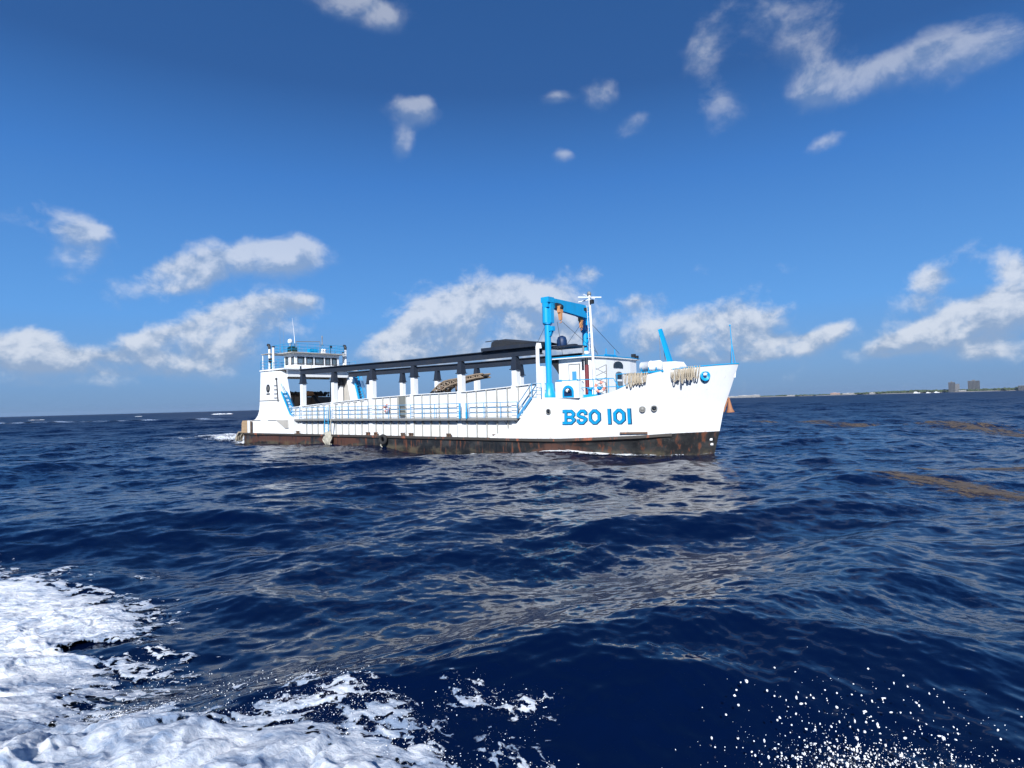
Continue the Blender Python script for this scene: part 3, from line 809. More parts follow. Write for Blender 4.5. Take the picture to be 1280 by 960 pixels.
mb = MB(); mb.lathe((5.2, -2.7, 10.45), [(.06, -.95), (.06, 0), (.22, .06), (.25, .2), (.22, .42), (.08, .52), (0, .53)], seg=14); part(mb, 'radome', M['white'], roof)
mb = MB(); mb.box(4.9, 5.6, -2.9, -2.1, 9.5, 10.05, 0); mb.box(5.0, 5.5, -2.8, -2.3, 10.05, 10.2, 0); part(mb, 'roof_box', paint('dark_green_box', (.01, .05, .05), .5), roof)
mb = MB(); mb.box(5.2, 5.9, -.7, .15, 9.52, 9.98); part(mb, 'blue_locker', M['blue'], roof)
mb = MB(); mb.box(6.2, 6.4, .35, .8, 9.52, 9.75); mb.ball((6.35, .45, 9.85), .14); mb.ball((6.35, .72, 9.85), .14); part(mb, 'searchlight', M['white'], roof)
mb = MB(); mb.box(5.1, 5.3, 2.1, 2.35, 10.2, 10.5); mb.tube((5.2, 2.2, 9.5), (5.2, 2.2, 10.2), .03); part(mb, 'horn', M['dark'], roof)
mb = MB(); mb.tube((5.0, -2.0, 9.5), (4.95, -2.05, 11.3), .05, .035, 6); mb.tube((4.95, -2.05, 11.3), (4.9, -2.25, 13.3), .03, .012, 6); part(mb, 'whip_antenna', M['white'], roof)
mb = MB(); mb.tube((5.2, 1.15, 9.5), (5.2, 1.15, 10.6), .03, seg=6); mb.lathe((5.2, 1.15, 10.5), [(.2, 0), (.1, .08), (.05, .16), (.05, .8), (.06, .82), (.06, 1.05), (0, 1.06)], seg=8); part(mb, 'radio_antenna', M['grey'], roof)
mb = MB()
for y, z, x in ((-3.1, 12.6, 3.9), (-2.9, 11.9, 4.3)): mb.tube((x, y, 9.5), (x, y - .04, z), .012, .006, 5)
part(mb, 'wire_antenna', M['grey'], roof)
# exhaust pipes beside the wheelhouse
for x, y, z0, z1, hood in ((3.35, -4.05, 7.4, 10.0, 1), (4.15, -4.05, 7.4, 10.1, 0), (6.0, 3.62, 7.5, 10.1, 1), (5.6, 3.62, 7.5, 9.7, 0)):
    mb = MB(); mb.tube((x, y, z0), (x, y, z1), .13, .12, 10, 0)
    if hood: mb.path([(x, y, z1 - .05), (x, y, z1 + .2), (x - .12, y, z1 + .38), (x - .3, y, z1 + .42)], [.13, .15, .16, .15], 10, 1)
    else: mb.lathe((x, y, z1), [(.12, -.05), (.17, .02), (.17, .1), (.0, .12)], seg=10, m=1)
    part(mb, 'exhaust_pipe', [M['white'], M['dark']], bridge)
mb = MB(); mb.box(3.5, 3.9, -4.25, -3.95, 8.55, 8.95); mb.tube((3.7, -4.1, 7.7), (3.7, -4.1, 8.6), .06); part(mb, 'alarm_box', M['dark'], bridge)

# ---- stern ramp seen between the towers
mb = MB()
mb.prism([(.2, 1.1), (.5, 1.1), (1.3, 5.0), (1.1, 5.0)], 'y', -3.5, 1.55, 0)
mb.prism([(.1, 1.1), (.4, 1.1), (1.0, 4.85), (.8, 4.85)], 'y', 1.6, 5.2, 0)
for y in np.arange(-3.1, 3.5, .75): mb.beam((.55, y, 1.4), (1.32, y, 4.95), .07, .10, 1)
mb.beam((1.25, -3.5, 4.96), (1.25, 3.5, 4.96), .22, .16, 1)
ramp = part(mb, 'stern_ramp', [M['brown'], M['rust']])
mb = MB(); mb.beam((1.6, 2.1, 5.0), (2.6, 3.0, 3.2), .22, .3); mb.beam((2.6, 3.0, 3.25), (3.2, .6, 2.4), .2, .25); part(mb, 'ramp_arm', M['dark'], ramp)
mb = MB(); mb.beam((1.6, -1.0, 5.2), (2.4, -.6, 3.0), .5, .12); part(mb, 'ramp_stay', M['blue'], ramp)
mb = MB(); mb.box(.9, 1.7, 1.3, 2.1, 5.05, 5.5); mb.beam((1.3, 1.5, 5.4), (1.3, 2.4, 5.0), .3, .3); part(mb, 'ramp_winch', M['orange'], ramp)

# ---- gantry crane on the forecastle
cr = group_part('gantry_crane')
for y, s, zt, kk_ in ((-4.0, 40.52, 10.5, 1.), (1.95, 39.55, 10.62, 1.)):
    mb = MB()
    mb.tube((s, y, 3.8), (s, y, 8.85), .215 * kk_, seg=18)
    mb.lathe((s, y, 3.8), [(.5, 0), (.5, .22), (.36, .5), (.30, .95), (.2, .98)], seg=10)
    mb.torus((s, y, 8.75), (0, 0, 1), .26, .05, 18, 6)
    mb.tube((s - .02, y - .1, 8.8), (s - .02, y - .1, zt - .28), .26, seg=18)
    mb.box(s - .22, s + .38, y - .1, y + .26, 8.8, zt); mb.box(s - .24, s + .40, y - .36, y + .28, zt - .34, zt + .02)
    mb.beam((s + .45, y, 8.4), (s + .2, y, 7.9), .2, .1); mb.box(s + .24, s + .52, y - .15, y + .15, 8.25, 8.55)
    part(mb, 'crane_column', M['blue'], cr)
mb = MB(); mb.beam((40.62, -4.35, 10.17), (40.35, .55, 10.17), .42, .66); mb.beam((40.6, -3.0, 9.95), (40.4, .9, 9.72), .3, .34)
mb.beam((40.36, .5, 9.95), (39.7, 1.75, 9.9), .3, .32)
part(mb, 'crane_beam', M['blue'], cr)
for s, y, z in ((41.12, -3.35, 10.0), (40.28, .35, 9.85)):
    mb = MB(); mb.box(s - .12, s + .12, y - .18, y + .18, z - .5, z - .05); mb.beam((s, y, z - .45), (s + .02, y, z - 1.0), .20, .26, w2=.16, h2=.18); mb.path([(s + .02, y, z - 1.0), (s + .1, y, z - 1.12), (s + .02, y, z - 1.2), (s - .06, y, z - 1.14)], .03)
    hb = part(mb, 'hoist_block', M['orange'], cr)
    mb = MB(); mb.lathe((s, y - .15, z - .12), [(.0, 0), (.2, 0), (.2, .3), (0, .3)], (0, 1, 0), 14); mb.box(s - .2, s - .08, y - .3, y + .3, z - .2, z + .15); part(mb, 'sheave', M['dark'], hb)
mb = MB()
for a, b in (((41.1, -3.3, 9.0), (43.0, -1.8, 6.7)), ((40.5, .3, 9.3), (40.9, -2.4, 7.4)), ((40.9, -3.4, 8.9), (40.9, -2.9, 6.7)), ((40.6, .4, 8.9), (41.6, .5, 6.7)), ((43.55, -3.5, 8.6), (44.3, -1.2, 6.6)), ((40.52, -4.0, 8.9), (39.9, -4.45, 7.4))):
    mb.tube(a, b, .014, seg=5)
part(mb, 'crane_cable', M['dark'], cr)

# ---- white post with a bent head beside the crane, stair to the forecastle
mb = MB(); mb.path([(40.0, -4.5, 3.7), (40.0, -4.5, 7.25), (40.05, -4.5, 7.42), (40.2, -4.5, 7.40), (40.25, -4.5, 7.1)], [.15, .13, .12, .1, .1], 10); mb.box(40.1, 40.5, -4.6, -4.3, 3.8, 5.9)
part(mb, 'vent_post', M['white'])
mb = MB()
for y in (-5.0, -4.45):
    mb.beam((38.5, y, 2.5), (39.75, y, 3.85), .05, .17); mb.path([(38.5, y, 2.5), (38.55, y, 3.4), (39.8, y, 4.75), (40.6, y, 4.75), (40.6, y, 3.8)], .03); mb.path([(38.55, y, 3.0), (39.8, y, 4.3), (40.6, y, 4.3)], .022); mb.tube((39.8, y, 3.8), (39.8, y, 4.75), .028)
for k in range(6): f = (k + .5) / 6; mb.box(38.5 + 1.25 * f - .09, 38.5 + 1.25 * f + .1, -4.99, -4.46, 2.52 + 1.35 * f, 2.55 + 1.35 * f)
part(mb, 'forecastle_stair', M['pale_blue'])

# ---- deckhouse
dh = group_part('deckhouse')
plan = [(40.7, -3.12), (42.95, -3.15), (43.35, -2.85), (43.5, -1.6), (43.53, 0), (43.5, 1.6), (43.35, 2.75), (42.95, 3.1), (40.7, 3.1)]
mb = MB(); mb.prism(plan, 'z', 3.78, 6.36); part(mb, 'deckhouse_wall', M['white'], dh)
rp = [(39.9, -3.5), (42.9, -3.5), (43.45, -3.2), (43.62, -1.7), (43.66, 0), (43.62, 1.7), (43.45, 3.1), (42.9, 3.45), (39.9, 3.45)]
mb = MB(); mb.prism(rp, 'z', 6.36, 6.44, 0); mb.prism([(x * 1.0 + (.02 if x > 41 else -.02), y * 1.008) for x, y in rp], 'z', 6.441, 6.50, 1)
droof = part(mb, 'deckhouse_roof', [M['white'], M['blue']], dh)
mb = MB()
for y in (-.9, .25):
    mb.tube((43.1, y, 6.5), (43.1, y, 7.05), .04); 
mb.tube((43.1, -1.1, 6.62), (43.1, .4, 6.62), .05); mb.box(42.9, 43.3, -1.1, .4, 6.5, 6.56); part(mb, 'light_bracket', M['blue'], droof)
for q in ((43.35, 43.6, 2.05, 2.3, 6.5, 6.78), (43.4, 43.6, 2.5, 2.7, 6.5, 6.68)):
    mb = MB(); mb.box(*q); part(mb, 'deck_floodlight', M['dark'], droof)
mb = MB(); mb.lathe((42.0, -1.6, 6.5), [(.04, 0), (.04, .2), (.25, .3), (.2, .42), (.02, .45)], (.2, -.3, 1), 12); part(mb, 'satellite_dome', M['white'], droof)
mb = MB(); mb.tube((42.6, -2.9, 6.5), (42.6, -2.9, 7.15), .06); part(mb, 'roof_vent', M['grey'], droof)
# open dark bay under the aft overhang
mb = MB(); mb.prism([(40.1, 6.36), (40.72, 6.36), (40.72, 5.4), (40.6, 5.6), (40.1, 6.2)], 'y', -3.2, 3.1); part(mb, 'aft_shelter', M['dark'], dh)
mb = MB(); mb.box(41.62, 42.42, -3.19, -3.15, 3.82, 5.95, 0)
for a, b in ((41.58, 41.62), (42.42, 42.47)): mb.box(a, b, -3.22, -3.14, 3.82, 6.0, 1)
mb.box(41.58, 42.47, -3.22, -3.14, 5.95, 6.0, 1)
dd = part(mb, 'deckhouse_door', [M['white'], M['grey']], dh)
mb = MB(); mb.box(41.85, 42.2, -3.205, -3.192, 4.9, 5.5); part(mb, 'door_plate', M['pale_blue'], dd)
mb = MB(); mb.tube((42.3, -3.26, 4.8), (42.3, -3.26, 5.0), .025); mb.tube((42.3, -3.19, 4.9), (42.3, -3.26, 4.9), .02); part(mb, 'door_handle', M['dark'], dd)
for a in (42.62, 42.84):
    mb = MB(); mb.box(a, a + .16, -3.18, -3.12, 5.55, 6.25); part(mb, 'side_window', M['dark_glass'], dh)
mb = MB(); mb.box(40.72, 40.95, -3.2, -3.12, 4.6, 5.0); part(mb, 'notice_plate', M['pale_blue'], dh)
def arch(y0, y1, z0, z1, n=9):
    c = (y0 + y1) / 2; r = (y1 - y0) / 2
    return [(y0, z0), (y1, z0)] + [(c + r * math.cos(t), z1 - .5 * r + .5 * r * math.sin(t)) for t in np.linspace(0, math.pi, n)]
mb = MB(); mb.prism(arch(-.70, .52, 5.72, 6.18), 'x', 43.5, 43.57); part(mb, 'front_window', M['dark_glass'], dh)
mb = MB(); mb.prism(arch(-.48, .42, 3.85, 5.48), 'x', 43.5, 43.56, 0)
fd = part(mb, 'front_door', paint('grey_blue_door', (.13, .16, .19), .5), dh)
mb = MB(); mb.prism(arch(-.28, .22, 4.98, 5.36), 'x', 43.56, 43.575); part(mb, 'door_window', M['dark_glass'], fd)
mb = MB(); mb.box(43.56, 43.60, -.34, .28, 4.80, 4.93); part(mb, 'door_bar', M['white'], fd)

# ---- bulwark locker with its blue arch and lamp, rails, bollards
mb = MB(); mb.box(41.66, 43.46, -4.86, -4.25, 3.72, 4.78); bl = part(mb, 'bulwark_locker', M['white'])
mb = MB(); c = 42.66
A = [(c - .44, 3.76), (c + .44, 3.76)] + [(c + .44 * math.cos(t), 4.12 + .42 * math.sin(t)) for t in np.linspace(0, math.pi, 12)]
mb.prism(A, 'y', -4.885, -4.862, 0)
A2 = [(c - .3, 3.86), (c + .3, 3.86)] + [(c + .3 * math.cos(t), 4.10 + .28 * math.sin(t)) for t in np.linspace(0, math.pi, 10)]
mb.prism(A2, 'y', -4.90, -4.886, 1)
ar = part(mb, 'fairlead_arch', [M['blue'], M['navy']], bl)
mb = MB(); mb.ball((c, -4.93, 4.2), .13); mb.ball((c + .13, -4.95, 4.17), .09, 1); part(mb, 'fairlead_lamp', [M['white'], M['dark']], ar)
mb = MB()
top = [Vector((s, -half(s, sheer(s)) + .08, max(sheer(s) + .06, 4.86 if s < 45.8 else 0))) for s in np.linspace(41.7, 47.2, 18)]
mb.path(top, .03); mb.path([Vector((s, -half(s, sheer(s)) + .08, 4.35)) for s in np.linspace(43.5, 46.2, 8)], .022)
for p in top[5:15:3]: mb.tube(p, (p.x, p.y, sheer(p.x) - .1), .025)
mb.tube((45.75, -4.12, 5.10), (47.6, -3.72, 5.12), .028); mb.tube((45.8, -4.12, 4.0), (45.8, -4.12, 5.10), .025)
part(mb, 'bow_railing', M['blue'])
for s, y in ((43.85, -4.15), (44.45, -4.05)):
    mb = MB(); mb.lathe((s, y, 3.65), [(.14, 0), (.13, .55), (.18, .6), (.18, .7), (0, .72)], seg=12); part(mb, 'bollard', M['blue'])
mb = MB(); mb.prism([(43.55, -4.5), (44.6, -4.25), (44.6, -3.6), (43.55, -3.6)], 'z', 3.62, 3.92); part(mb, 'bollard_plinth', M['blue'])
mb = MB(); mb.tube((43.3, -3.62, 3.8), (43.3, -3.62, 5.85), .14, seg=12, m=0); mb.tube((43.3, -3.62, 5.85), (43.3, -3.62, 6.3), .1, seg=10, m=1); part(mb, 'fire_main', [M['maroon'], M['dark']])
mb = MB()
for z in (4.3, 4.7, 5.1, 5.5): mb.tube((43.9, -3.5, z), (44.5, -3.2, z + .3), .02)
mb.tube((44.5, -3.2, 3.8), (44.5, -3.2, 5.8), .03); mb.tube((43.9, -3.5, 5.6), (44.5, -3.2, 5.2), .02); part(mb, 'rail_frame', M['grey'])

# ---- mast
mb = MB(); mb.tube((43.80, -3.5, 3.8), (43.58, -3.5, 10.3), .10, .075, 10)
for z in np.arange(6.9, 9.8, .34):
    f = (z - 3.8) / 6.5; x = 43.8 - .22 * f; mb.tube((x - .24, -3.5, z), (x, -3.5, z), .010, seg=5)
mb.tube((43.48, -3.5, 6.7), (43.37, -3.5, 9.7), .016, seg=6)
mast = part(mb, 'mast', M['white'])
mb = MB(); mb.beam((42.75, -3.5, 10.0), (43.6, -3.5, 10.05), .07, .07); mb.beam((42.95, -3.2, 10.5), (44.15, -3.8, 10.0), .07, .07); mb.beam((43.1, -4.1, 10.2), (44.1, -2.9, 10.2), .06, .06); part(mb, 'mast_yard', M['white'], mast)
mb = MB(); mb.lathe((43.57, -3.5, 10.3), [(.08, 0), (.13, .03), (.13, .2), (.05, .28), (0, .28)], seg=10); part(mb, 'masthead_light', M['grey'], mast)
for q in ((43.68, 43.9, -3.65, -3.45, 9.75, 10.0), (43.2, 43.35, -3.6, -3.45, 9.35, 9.55)):
    mb = MB(); mb.box(*q); part(mb, 'signal_lamp', M['dark'], mast)

# ---- foredeck gear
mb = MB(); mb.beam((47.84, -1.0, 5.75), (47.2, -1.0, 7.95), .3, .26, w2=.22, h2=.2); mb.box(47.7, 48.0, -1.2, -.8, 5.0, 5.85); boom = part(mb, 'stores_derrick', M['blue'])
mb = MB()
for a, b in (((47.17, -1.05, 7.85), (47.2, -1.1, 6.0)), ((47.25, -1.05, 7.7), (47.6, -1.1, 5.9)), ((47.22, -.95, 7.8), (47.45, -.9, 6.0))): mb.tube(a, b, .014, seg=5)
part(mb, 'derrick_wire', M['grey'], boom)
mb = MB(); mb.prism([(47.75, 4.5), (49.15, 4.5), (49.15, 5.45), (48.95, 5.74), (48.0, 5.76), (47.75, 5.5)], 'y', -2.55, -1.5); part(mb, 'windlass_housing', M['white'])
mb = MB()
for y in (-.22, .22): mb.tube((51.42 if y < 0 else 51.2, y, 5.45), (51.36, 0, 6.75), .03)
mb.tube((51.55, 0, 5.45), (51.37, 0, 6.75), .03); mb.tube((51.3, 0, 6.3), (51.48, 0, 6.3), .02); mb.tube((51.37, 0, 6.7), (51.31, 0, 7.8), .03, .022); mb.ball((51.3, 0, 7.85), .06)
part(mb, 'jackstaff', M['blue'])
# anchor hanging at the stem
mb = MB()
AY = .62; D_ = -.45
Z_ = .62
mb.lathe((51.35 + D_, AY, 1.95 + Z_), [(.24, 0), (.25, .05), (.16, .22), (.08, .7), (.05, .9)], (-.08, 0, 1), 10); mb.tube((51.28 + D_, AY, 2.8 + Z_), (50.7 + D_, AY - .3, 3.0 + Z_), .07, seg=6); mb.beam((50.95 + D_, AY - .1, 2.0 + Z_), (51.2 + D_, AY - .05, 2.75 + Z_), .08, .14)
part(mb, 'anchor', M['anchor'], fore)

# ------------------------------------------------------------------ things riding on the ship
def rope_hank(s0, s1, n, drop0, drop1, seed, label, m='rope', level=None):
    rg = random.Random(seed); mb = MB()
    for i in range(n):
        a = s0 + (s1 - s0) * (i + .5) / n + rg.uniform(-.05, .05); w = rg.uniform(.05, .13); L = rg.uniform(drop0, drop1)
        if rg.random() < .12: L *= 1.22
        o = rg.uniform(.04, .12); pts = []
        for k in range(13):
            f = k / 12; s = a - w + 2 * w * f + rg.uniform(-.012, .012)
            zt = sheer(a) + .06 if level is None else level; dz = L * (1 - abs(2 * f - 1) ** 3.2)
            z = zt - dz
            y = -(half(a, sheer(a)) + o * (.4 + .6 * min(1, dz))) if dz > .05 else -(half(a, sheer(a)) - .05)
            pts.append((s, y, z))
        pts = [(pts[0][0], pts[0][1] + .25, pts[0][2] - .12)] + pts + [(pts[-1][0], pts[-1][1] + .25, pts[-1][2] - .12)]
        mb.path(pts, .030, 6)
    b = (s0, -half(s0, sheer(s0)), sheer(s0) - drop1)
    return aboard(mb, 'mooring_rope', M[m], b, label, 'rope', 'ropes hung over the bow bulwark')
rope_hank(46.35, 47.6, 15, .50, .74, 3, 'beige mooring rope hung in loops over the bulwark beside the life ring, the shorter hank', level=5.12)
rope_hank(48.95, 50.1, 17, .58, .82, 8, 'beige mooring rope hung in long loops next to the blue hawse pipe at the bow')

def life_ring(base, axis, label):
    mb = MB(); mb.torus(base, axis, .29, .085, 24, 8, 0, 1)
    return aboard(mb, 'life_ring', [M['pink'], M['white']], base, label, 'life ring', 'life rings on the ship')
life_ring((44.75, -4.42, 4.36), (.25, -1, 0), 'orange and white life ring hanging on the blue rail by the deckhouse')
life_ring((23.85, -4.60, 3.35), (0, -1, 0), 'faded orange life ring hanging on the white cargo wall behind the walkway')

t = aboard_root('life_raft', (47.55, -3.0, 4.6), 'white life raft canister lying in a blue cradle on the foredeck', 'life raft')
mb = MB(); mb.lathe((46.86, -3.0, 5.50), [(0, 0), (.26, .01), (.31, .06), (.31, .64), (.335, .65), (.335, .71), (.31, .72), (.31, 1.30), (.26, 1.36), (0, 1.37)], (1, 0, .03), 18)
mb.build('canister', M['white'], t, (47.55, -3.0, 4.6))
mb = MB()
for x in (47.05, 47.55, 48.05):
    mb.path([(x, -3.36, 5.1), (x, -3.37, 5.45), (x, -3.3, 5.3), (x, -3.0, 5.16), (x, -2.7, 5.3), (x, -2.65, 5.45), (x, -2.65, 5.1)], .025)
mb.beam((46.7, -3.35, 5.12), (48.5, -3.35, 5.18), .07, .09); mb.beam((46.7, -2.65, 5.12), (48.5, -2.65, 5.18), .07, .09)
for x in (46.9, 48.3): mb.tube((x, -3.2, 4.9), (x, -3.35, 5.1), .03); mb.tube((x, -2.65, 4.5), (x, -2.65, 5.1), .03)
mb.build('cradle', M['blue'], t, (47.55, -3.0, 4.6))

# hoist trolley under its tarpaulin on the cargo rails
b = (36.5, -2.9, 7.28)
t = aboard_root('hoist_trolley', b, 'dark hoist trolley under tarpaulin, parked on the cargo rails behind the blue gantry', 'hoist')
mb = MB(); mb.box(34.85, 40.1, -4.55, -3.9, 7.285, 7.52); mb.box(34.85, 41.0, -1.6, -1.2, 7.30, 7.52); mb.box(34.85, 35.3, -3.9, -1.6, 7.30, 7.6); mb.box(38.4, 38.8, -3.9, -1.6, 7.30, 7.5); mb.box(39.5, 41.9, -3.0, -1.4, 7.2, 7.32)
mb.build('frame', M['steel'], t, b)
mb = MB()
sec = [(35.75, .50, 7.45), (35.95, .62, 8.0), (36.9, .66, 8.02), (38.0, .62, 7.86), (39.2, .55, 7.66), (40.0, .5, 7.58), (40.08, .45, 7.50)]
vs = []; rg = random.Random(5)
for x, w, zt in sec:
    for y, z in ((-4.5, 7.50), (-4.5 - .04, 7.45 + (zt - 7.45) * .8), (-4.15, zt), (-3.2, zt + .04), (-2.2, zt), (-1.7, 7.45 + (zt - 7.45) * .75), (-1.7, 7.50)):
        vs.append((x + rg.uniform(-.06, .06), y, z + rg.uniform(-.035, .035)))
mb.add(vs, [(7 * i + j, 7 * i + 7 + j, 7 * i + 8 + j, 7 * i + 1 + j) for i in range(len(sec) - 1) for j in range(6)] + [tuple(range(7)), tuple(7 * (len(sec) - 1) + j for j in range(7))], 0)
mb.build('tarpaulin', M['tarp'], t, b)
mb = MB(); mb.lathe((40.3, -2.1, 7.32), [(.33, 0), (.36, .1), (.36, .45), (.28, .68), (.1, .78), (0, .79)], seg=14); mb.box(40.0, 40.7, -2.5, -1.7, 7.3, 7.42)
mb.build('hoist_motor', M['navy'], t, b)
mb = MB(); mb.tube((35.0, -4.2, 8.0), (36.2, -4.2, 8.02), .03); mb.tube((35.9, -4.2, 7.5), (35.9, -4.2, 8.0), .03); mb.build('handle_bar', M['dark'], t, b)

# rusty lattice boom lying over the hold
b = (28.0, 0, 1.3)
t = aboard_root('loading_boom', b, 'bent rusty brown lattice boom rising out of the cargo hold behind the white wall', 'boom')
def lattice(mb, P, w, h):
    P = [Vector(p) for p in P]; cor = []
    for i, p in enumerate(P):
        d = (P[min(i + 1, len(P) - 1)] - P[max(i - 1, 0)]).normalized(); u = Vector((-d.z, 0, d.x))
        cor.append([p + Vector((0, a * w, 0)) + u * c * h[i] for a, c in ((-1, -1), (1, -1), (1, 1), (-1, 1))])
    for k in range(4): mb.path([c[k] for c in cor], .075, 6)
    for i in range(len(P) - 1):
        for k in range(4):
            mb.tube(cor[i][k], cor[i + 1][(k + 1) % 4], .05, seg=5); mb.tube(cor[i][k], cor[i][(k + 1) % 4], .05, seg=5); mb.tube(cor[i][(k + 1) % 4], cor[i + 1][k], .04, seg=5)
P = [(24.8, 0, 4.3), (25.4, 0, 4.65), (26.0, 0, 5.0), (26.6, 0, 5.27), (27.3, 0, 5.42), (28.0, 0, 5.5), (28.8, 0, 5.62), (29.6, 0, 5.72), (30.4, 0, 5.8), (31.1, 0, 5.83)]
mb = MB(); lattice(mb, P, .45, [.25, .3, .32, .28, .22, .18, .16, .15, .14, .13])
mb.build('boom_lattice', M['brown'], t, b)
mb = MB()
for p, q in zip(P[:-1], P[1:]): mb.beam(Vector(p) + Vector((0, 0, .02)), Vector(q) + Vector((0, 0, .02)), .6, .14)
mb.build('belt', M['rubble'], t, b)
mb = MB()
for s in (26.2, 28.0):
    for y in (-.5, .5): mb.tube((s + .5, y, 1.2), (s, y, 5.1), .08)
mb.build('trestle', M['rust'], t, b)

# rubble along the ramp top
rg = random.Random(21); mb = MB()
for i in range(120):
    y = rg.uniform(-3.5, 4.6); r = rg.uniform(.10, .24); z = 5.02 + rg.uniform(0, .32)
    x = 1.0 + rg.uniform(-.45, .25)
    o = len(mb.v); mb.ball((x, y, z), r, 0, rg.uniform(.8, 1.2), rg.uniform(.8, 1.3), rg.uniform(.7, 1.), 7)
    for k in range(o, len(mb.v)): mb.v[k] = tuple(c + rg.uniform(-.03, .03) for c in mb.v[k])
mb.sm = [False] * len(mb.sm)
o = aboard(mb, 'rubble', M['rubble'], (1.0, 0, 5.0), 'dark rubble heaped along the top edge of the brown stern ramp', 'rubble'); tag(o, kind='stuff')

# fenders and lashings along the side
mb = MB(); rg = random.Random(4)
for k in range(26):
    a = rg.uniform(0, 6.28); z0 = rg.uniform(.75, 1.25); x = 15.95 + rg.uniform(-.35, .55); L = rg.uniform(.6, 1.2)
    pts = [(x + rg.uniform(-.1, .1) + .1 * math.sin(a + f * 5), -5.12 - .22 * math.sin(math.pi * f) - rg.uniform(0, .1), z0 - L * f + .15) for f in np.linspace(0, 1, 8)]
    mb.path(pts, .07, 6)
mb.ball((16.0, -5.2, .62), .42, 0, 1.35, .6, 1.15, 14)
mb.path([(16.3, -5.05, 2.45), (16.25, -5.12, 1.7), (16.1, -5.2, 1.1)], .045, 6)
aboard(mb, 'rope_fender', M['dirty_rope'], (16.0, -5.0, .1), 'shaggy off-white rope fender hanging from the walkway into the water near the stern', 'fender')
t = aboard_root('tyre_fender', (24.1, -5.05, .45), 'black tyre fender hanging over the rusty strake amidships', 'fender')
mb = MB(); mb.torus((24.1, -5.22, .78), (.15, -1, 0), .31, .14, 22, 10); mb.build('tyre', M['rubber'], t, (24.1, -5.05, .45))
mb = MB(); mb.tube((24.1, -5.2, 1.1), (24.1, -4.9, 1.15), .03); mb.path([(24.0, -5.3, .55), (23.9, -5.32, .3), (24.1, -5.3, .15)], .05); mb.build('lashing', M['dirty_rope'], t, (24.1, -5.05, .45))
mb = MB(); mb.prism([(-1.85, 1.03), (-.55, 1.03), (-.55, 2.36), (-1.6, 2.36), (-1.8, 2.1)], 'y', -4.7, -4.0)
for z in (1.35, 1.7, 2.05): mb.box(-1.86, -.54, -4.72, -4.70, z - .012, z + .012)
aboard(mb, 'timber_crate', M['tan'], (-1.2, -4.4, 1.03), 'tan timber crate standing at the stern corner beside a white post', 'crate')
mb = MB(); mb.box(-.45, -.02, -4.7, -4.35, 1.03, 2.36); part(mb, 'stern_post', M['white'])
mb = MB(); mb.beam((.15, -4.6, 1.03), (.15, -4.6, 2.3), .12, .12); mb.tube((.9, -4.3, 2.3), (1.2, -4.3, 2.75), .12); part(mb, 'stern_stanchion', M['rust'])
mb = MB(); rg = random.Random(9)
for k in range(9):
    y = -4.9 + k * .09
    mb.path([(-2.1, y, 1.1), (-2.28 - rg.uniform(0, .2), y - .05, .8), (-2.5 - rg.uniform(0, .3), y - .1, .45), (-2.7 - rg.uniform(0, .2), y, .1)], .075, 6)
aboard(mb, 'stern_rope', M['rope'], (-2.2, -4.6, .1), 'tan rope fender drooping from the stern corner into the wake', 'rope')

# ------------------------------------------------------------------ noise helpers for foam and weed
_p = np.random.default_rng(5).permutation(512)
_g = np.random.default_rng(6).uniform(0, 2 * np.pi, 512)
def perlin(x, y, seed=0):
    xi, yi = np.floor(x).astype(int), np.floor(y).astype(int); xf, yf = x - xi, y - yi
    def gr(i, j, a, b):
        h = _g[(_p[(_p[(i + seed * 37) & 511] + j) & 511]) & 511]
        return np.cos(h) * a + np.sin(h) * b
    u = xf ** 3 * (xf * (xf * 6 - 15) + 10); v = yf ** 3 * (yf * (yf * 6 - 15) + 10)
    n00, n10 = gr(xi, yi, xf, yf), gr(xi + 1, yi, xf - 1, yf); n01, n11 = gr(xi, yi + 1, xf, yf - 1), gr(xi + 1, yi + 1, xf - 1, yf - 1)
    return ((n00 * (1 - u) + n10 * u) * (1 - v) + (n01 * (1 - u) + n11 * u) * v) * 1.5
def fbm(x, y, oct=5, seed=0, rough=.55):
    s = np.zeros_like(x); a = 1.; f = 1.; t = 0
    for o in range(oct):
        s += a * perlin(x * f + 13.1 * o, y * f + 7.7 * o, seed + o); t += a; a *= rough; f *= 2.03
    return s / t * 1.6
def ridged(x, y, oct=4, seed=0):
    s = np.zeros_like(x); a = 1.; f = 1.; t = 0
    for o in range(oct):
        s += a * (1 - np.abs(perlin(x * f + 5.3 * o, y * f + 9.1 * o, seed + o)) * 2); t += a; a *= .5; f *= 2.1
    return s / t
def poly_dist(X, Y, P):
    """signed distance to polygon P, positive inside"""
    d = np.full(X.shape, 1e9); ins = np.zeros(X.shape, bool)
    for (x0, y0), (x1, y1) in zip(P, P[1:] + P[:1]):
        ex, ey = x1 - x0, y1 - y0; wx, wy = X - x0, Y - y0
        t = np.clip((wx * ex + wy * ey) / (ex * ex + ey * ey), 0, 1)
        d = np.minimum(d, np.hypot(wx - ex * t, wy - ey * t))
        c = (y0 > Y) != (y1 > Y)
        ins ^= c & (X < ex * (Y - y0) / (ey if abs(ey) > 1e-9 else 1e-9) + x0)
    return np.where(ins, d, -d)

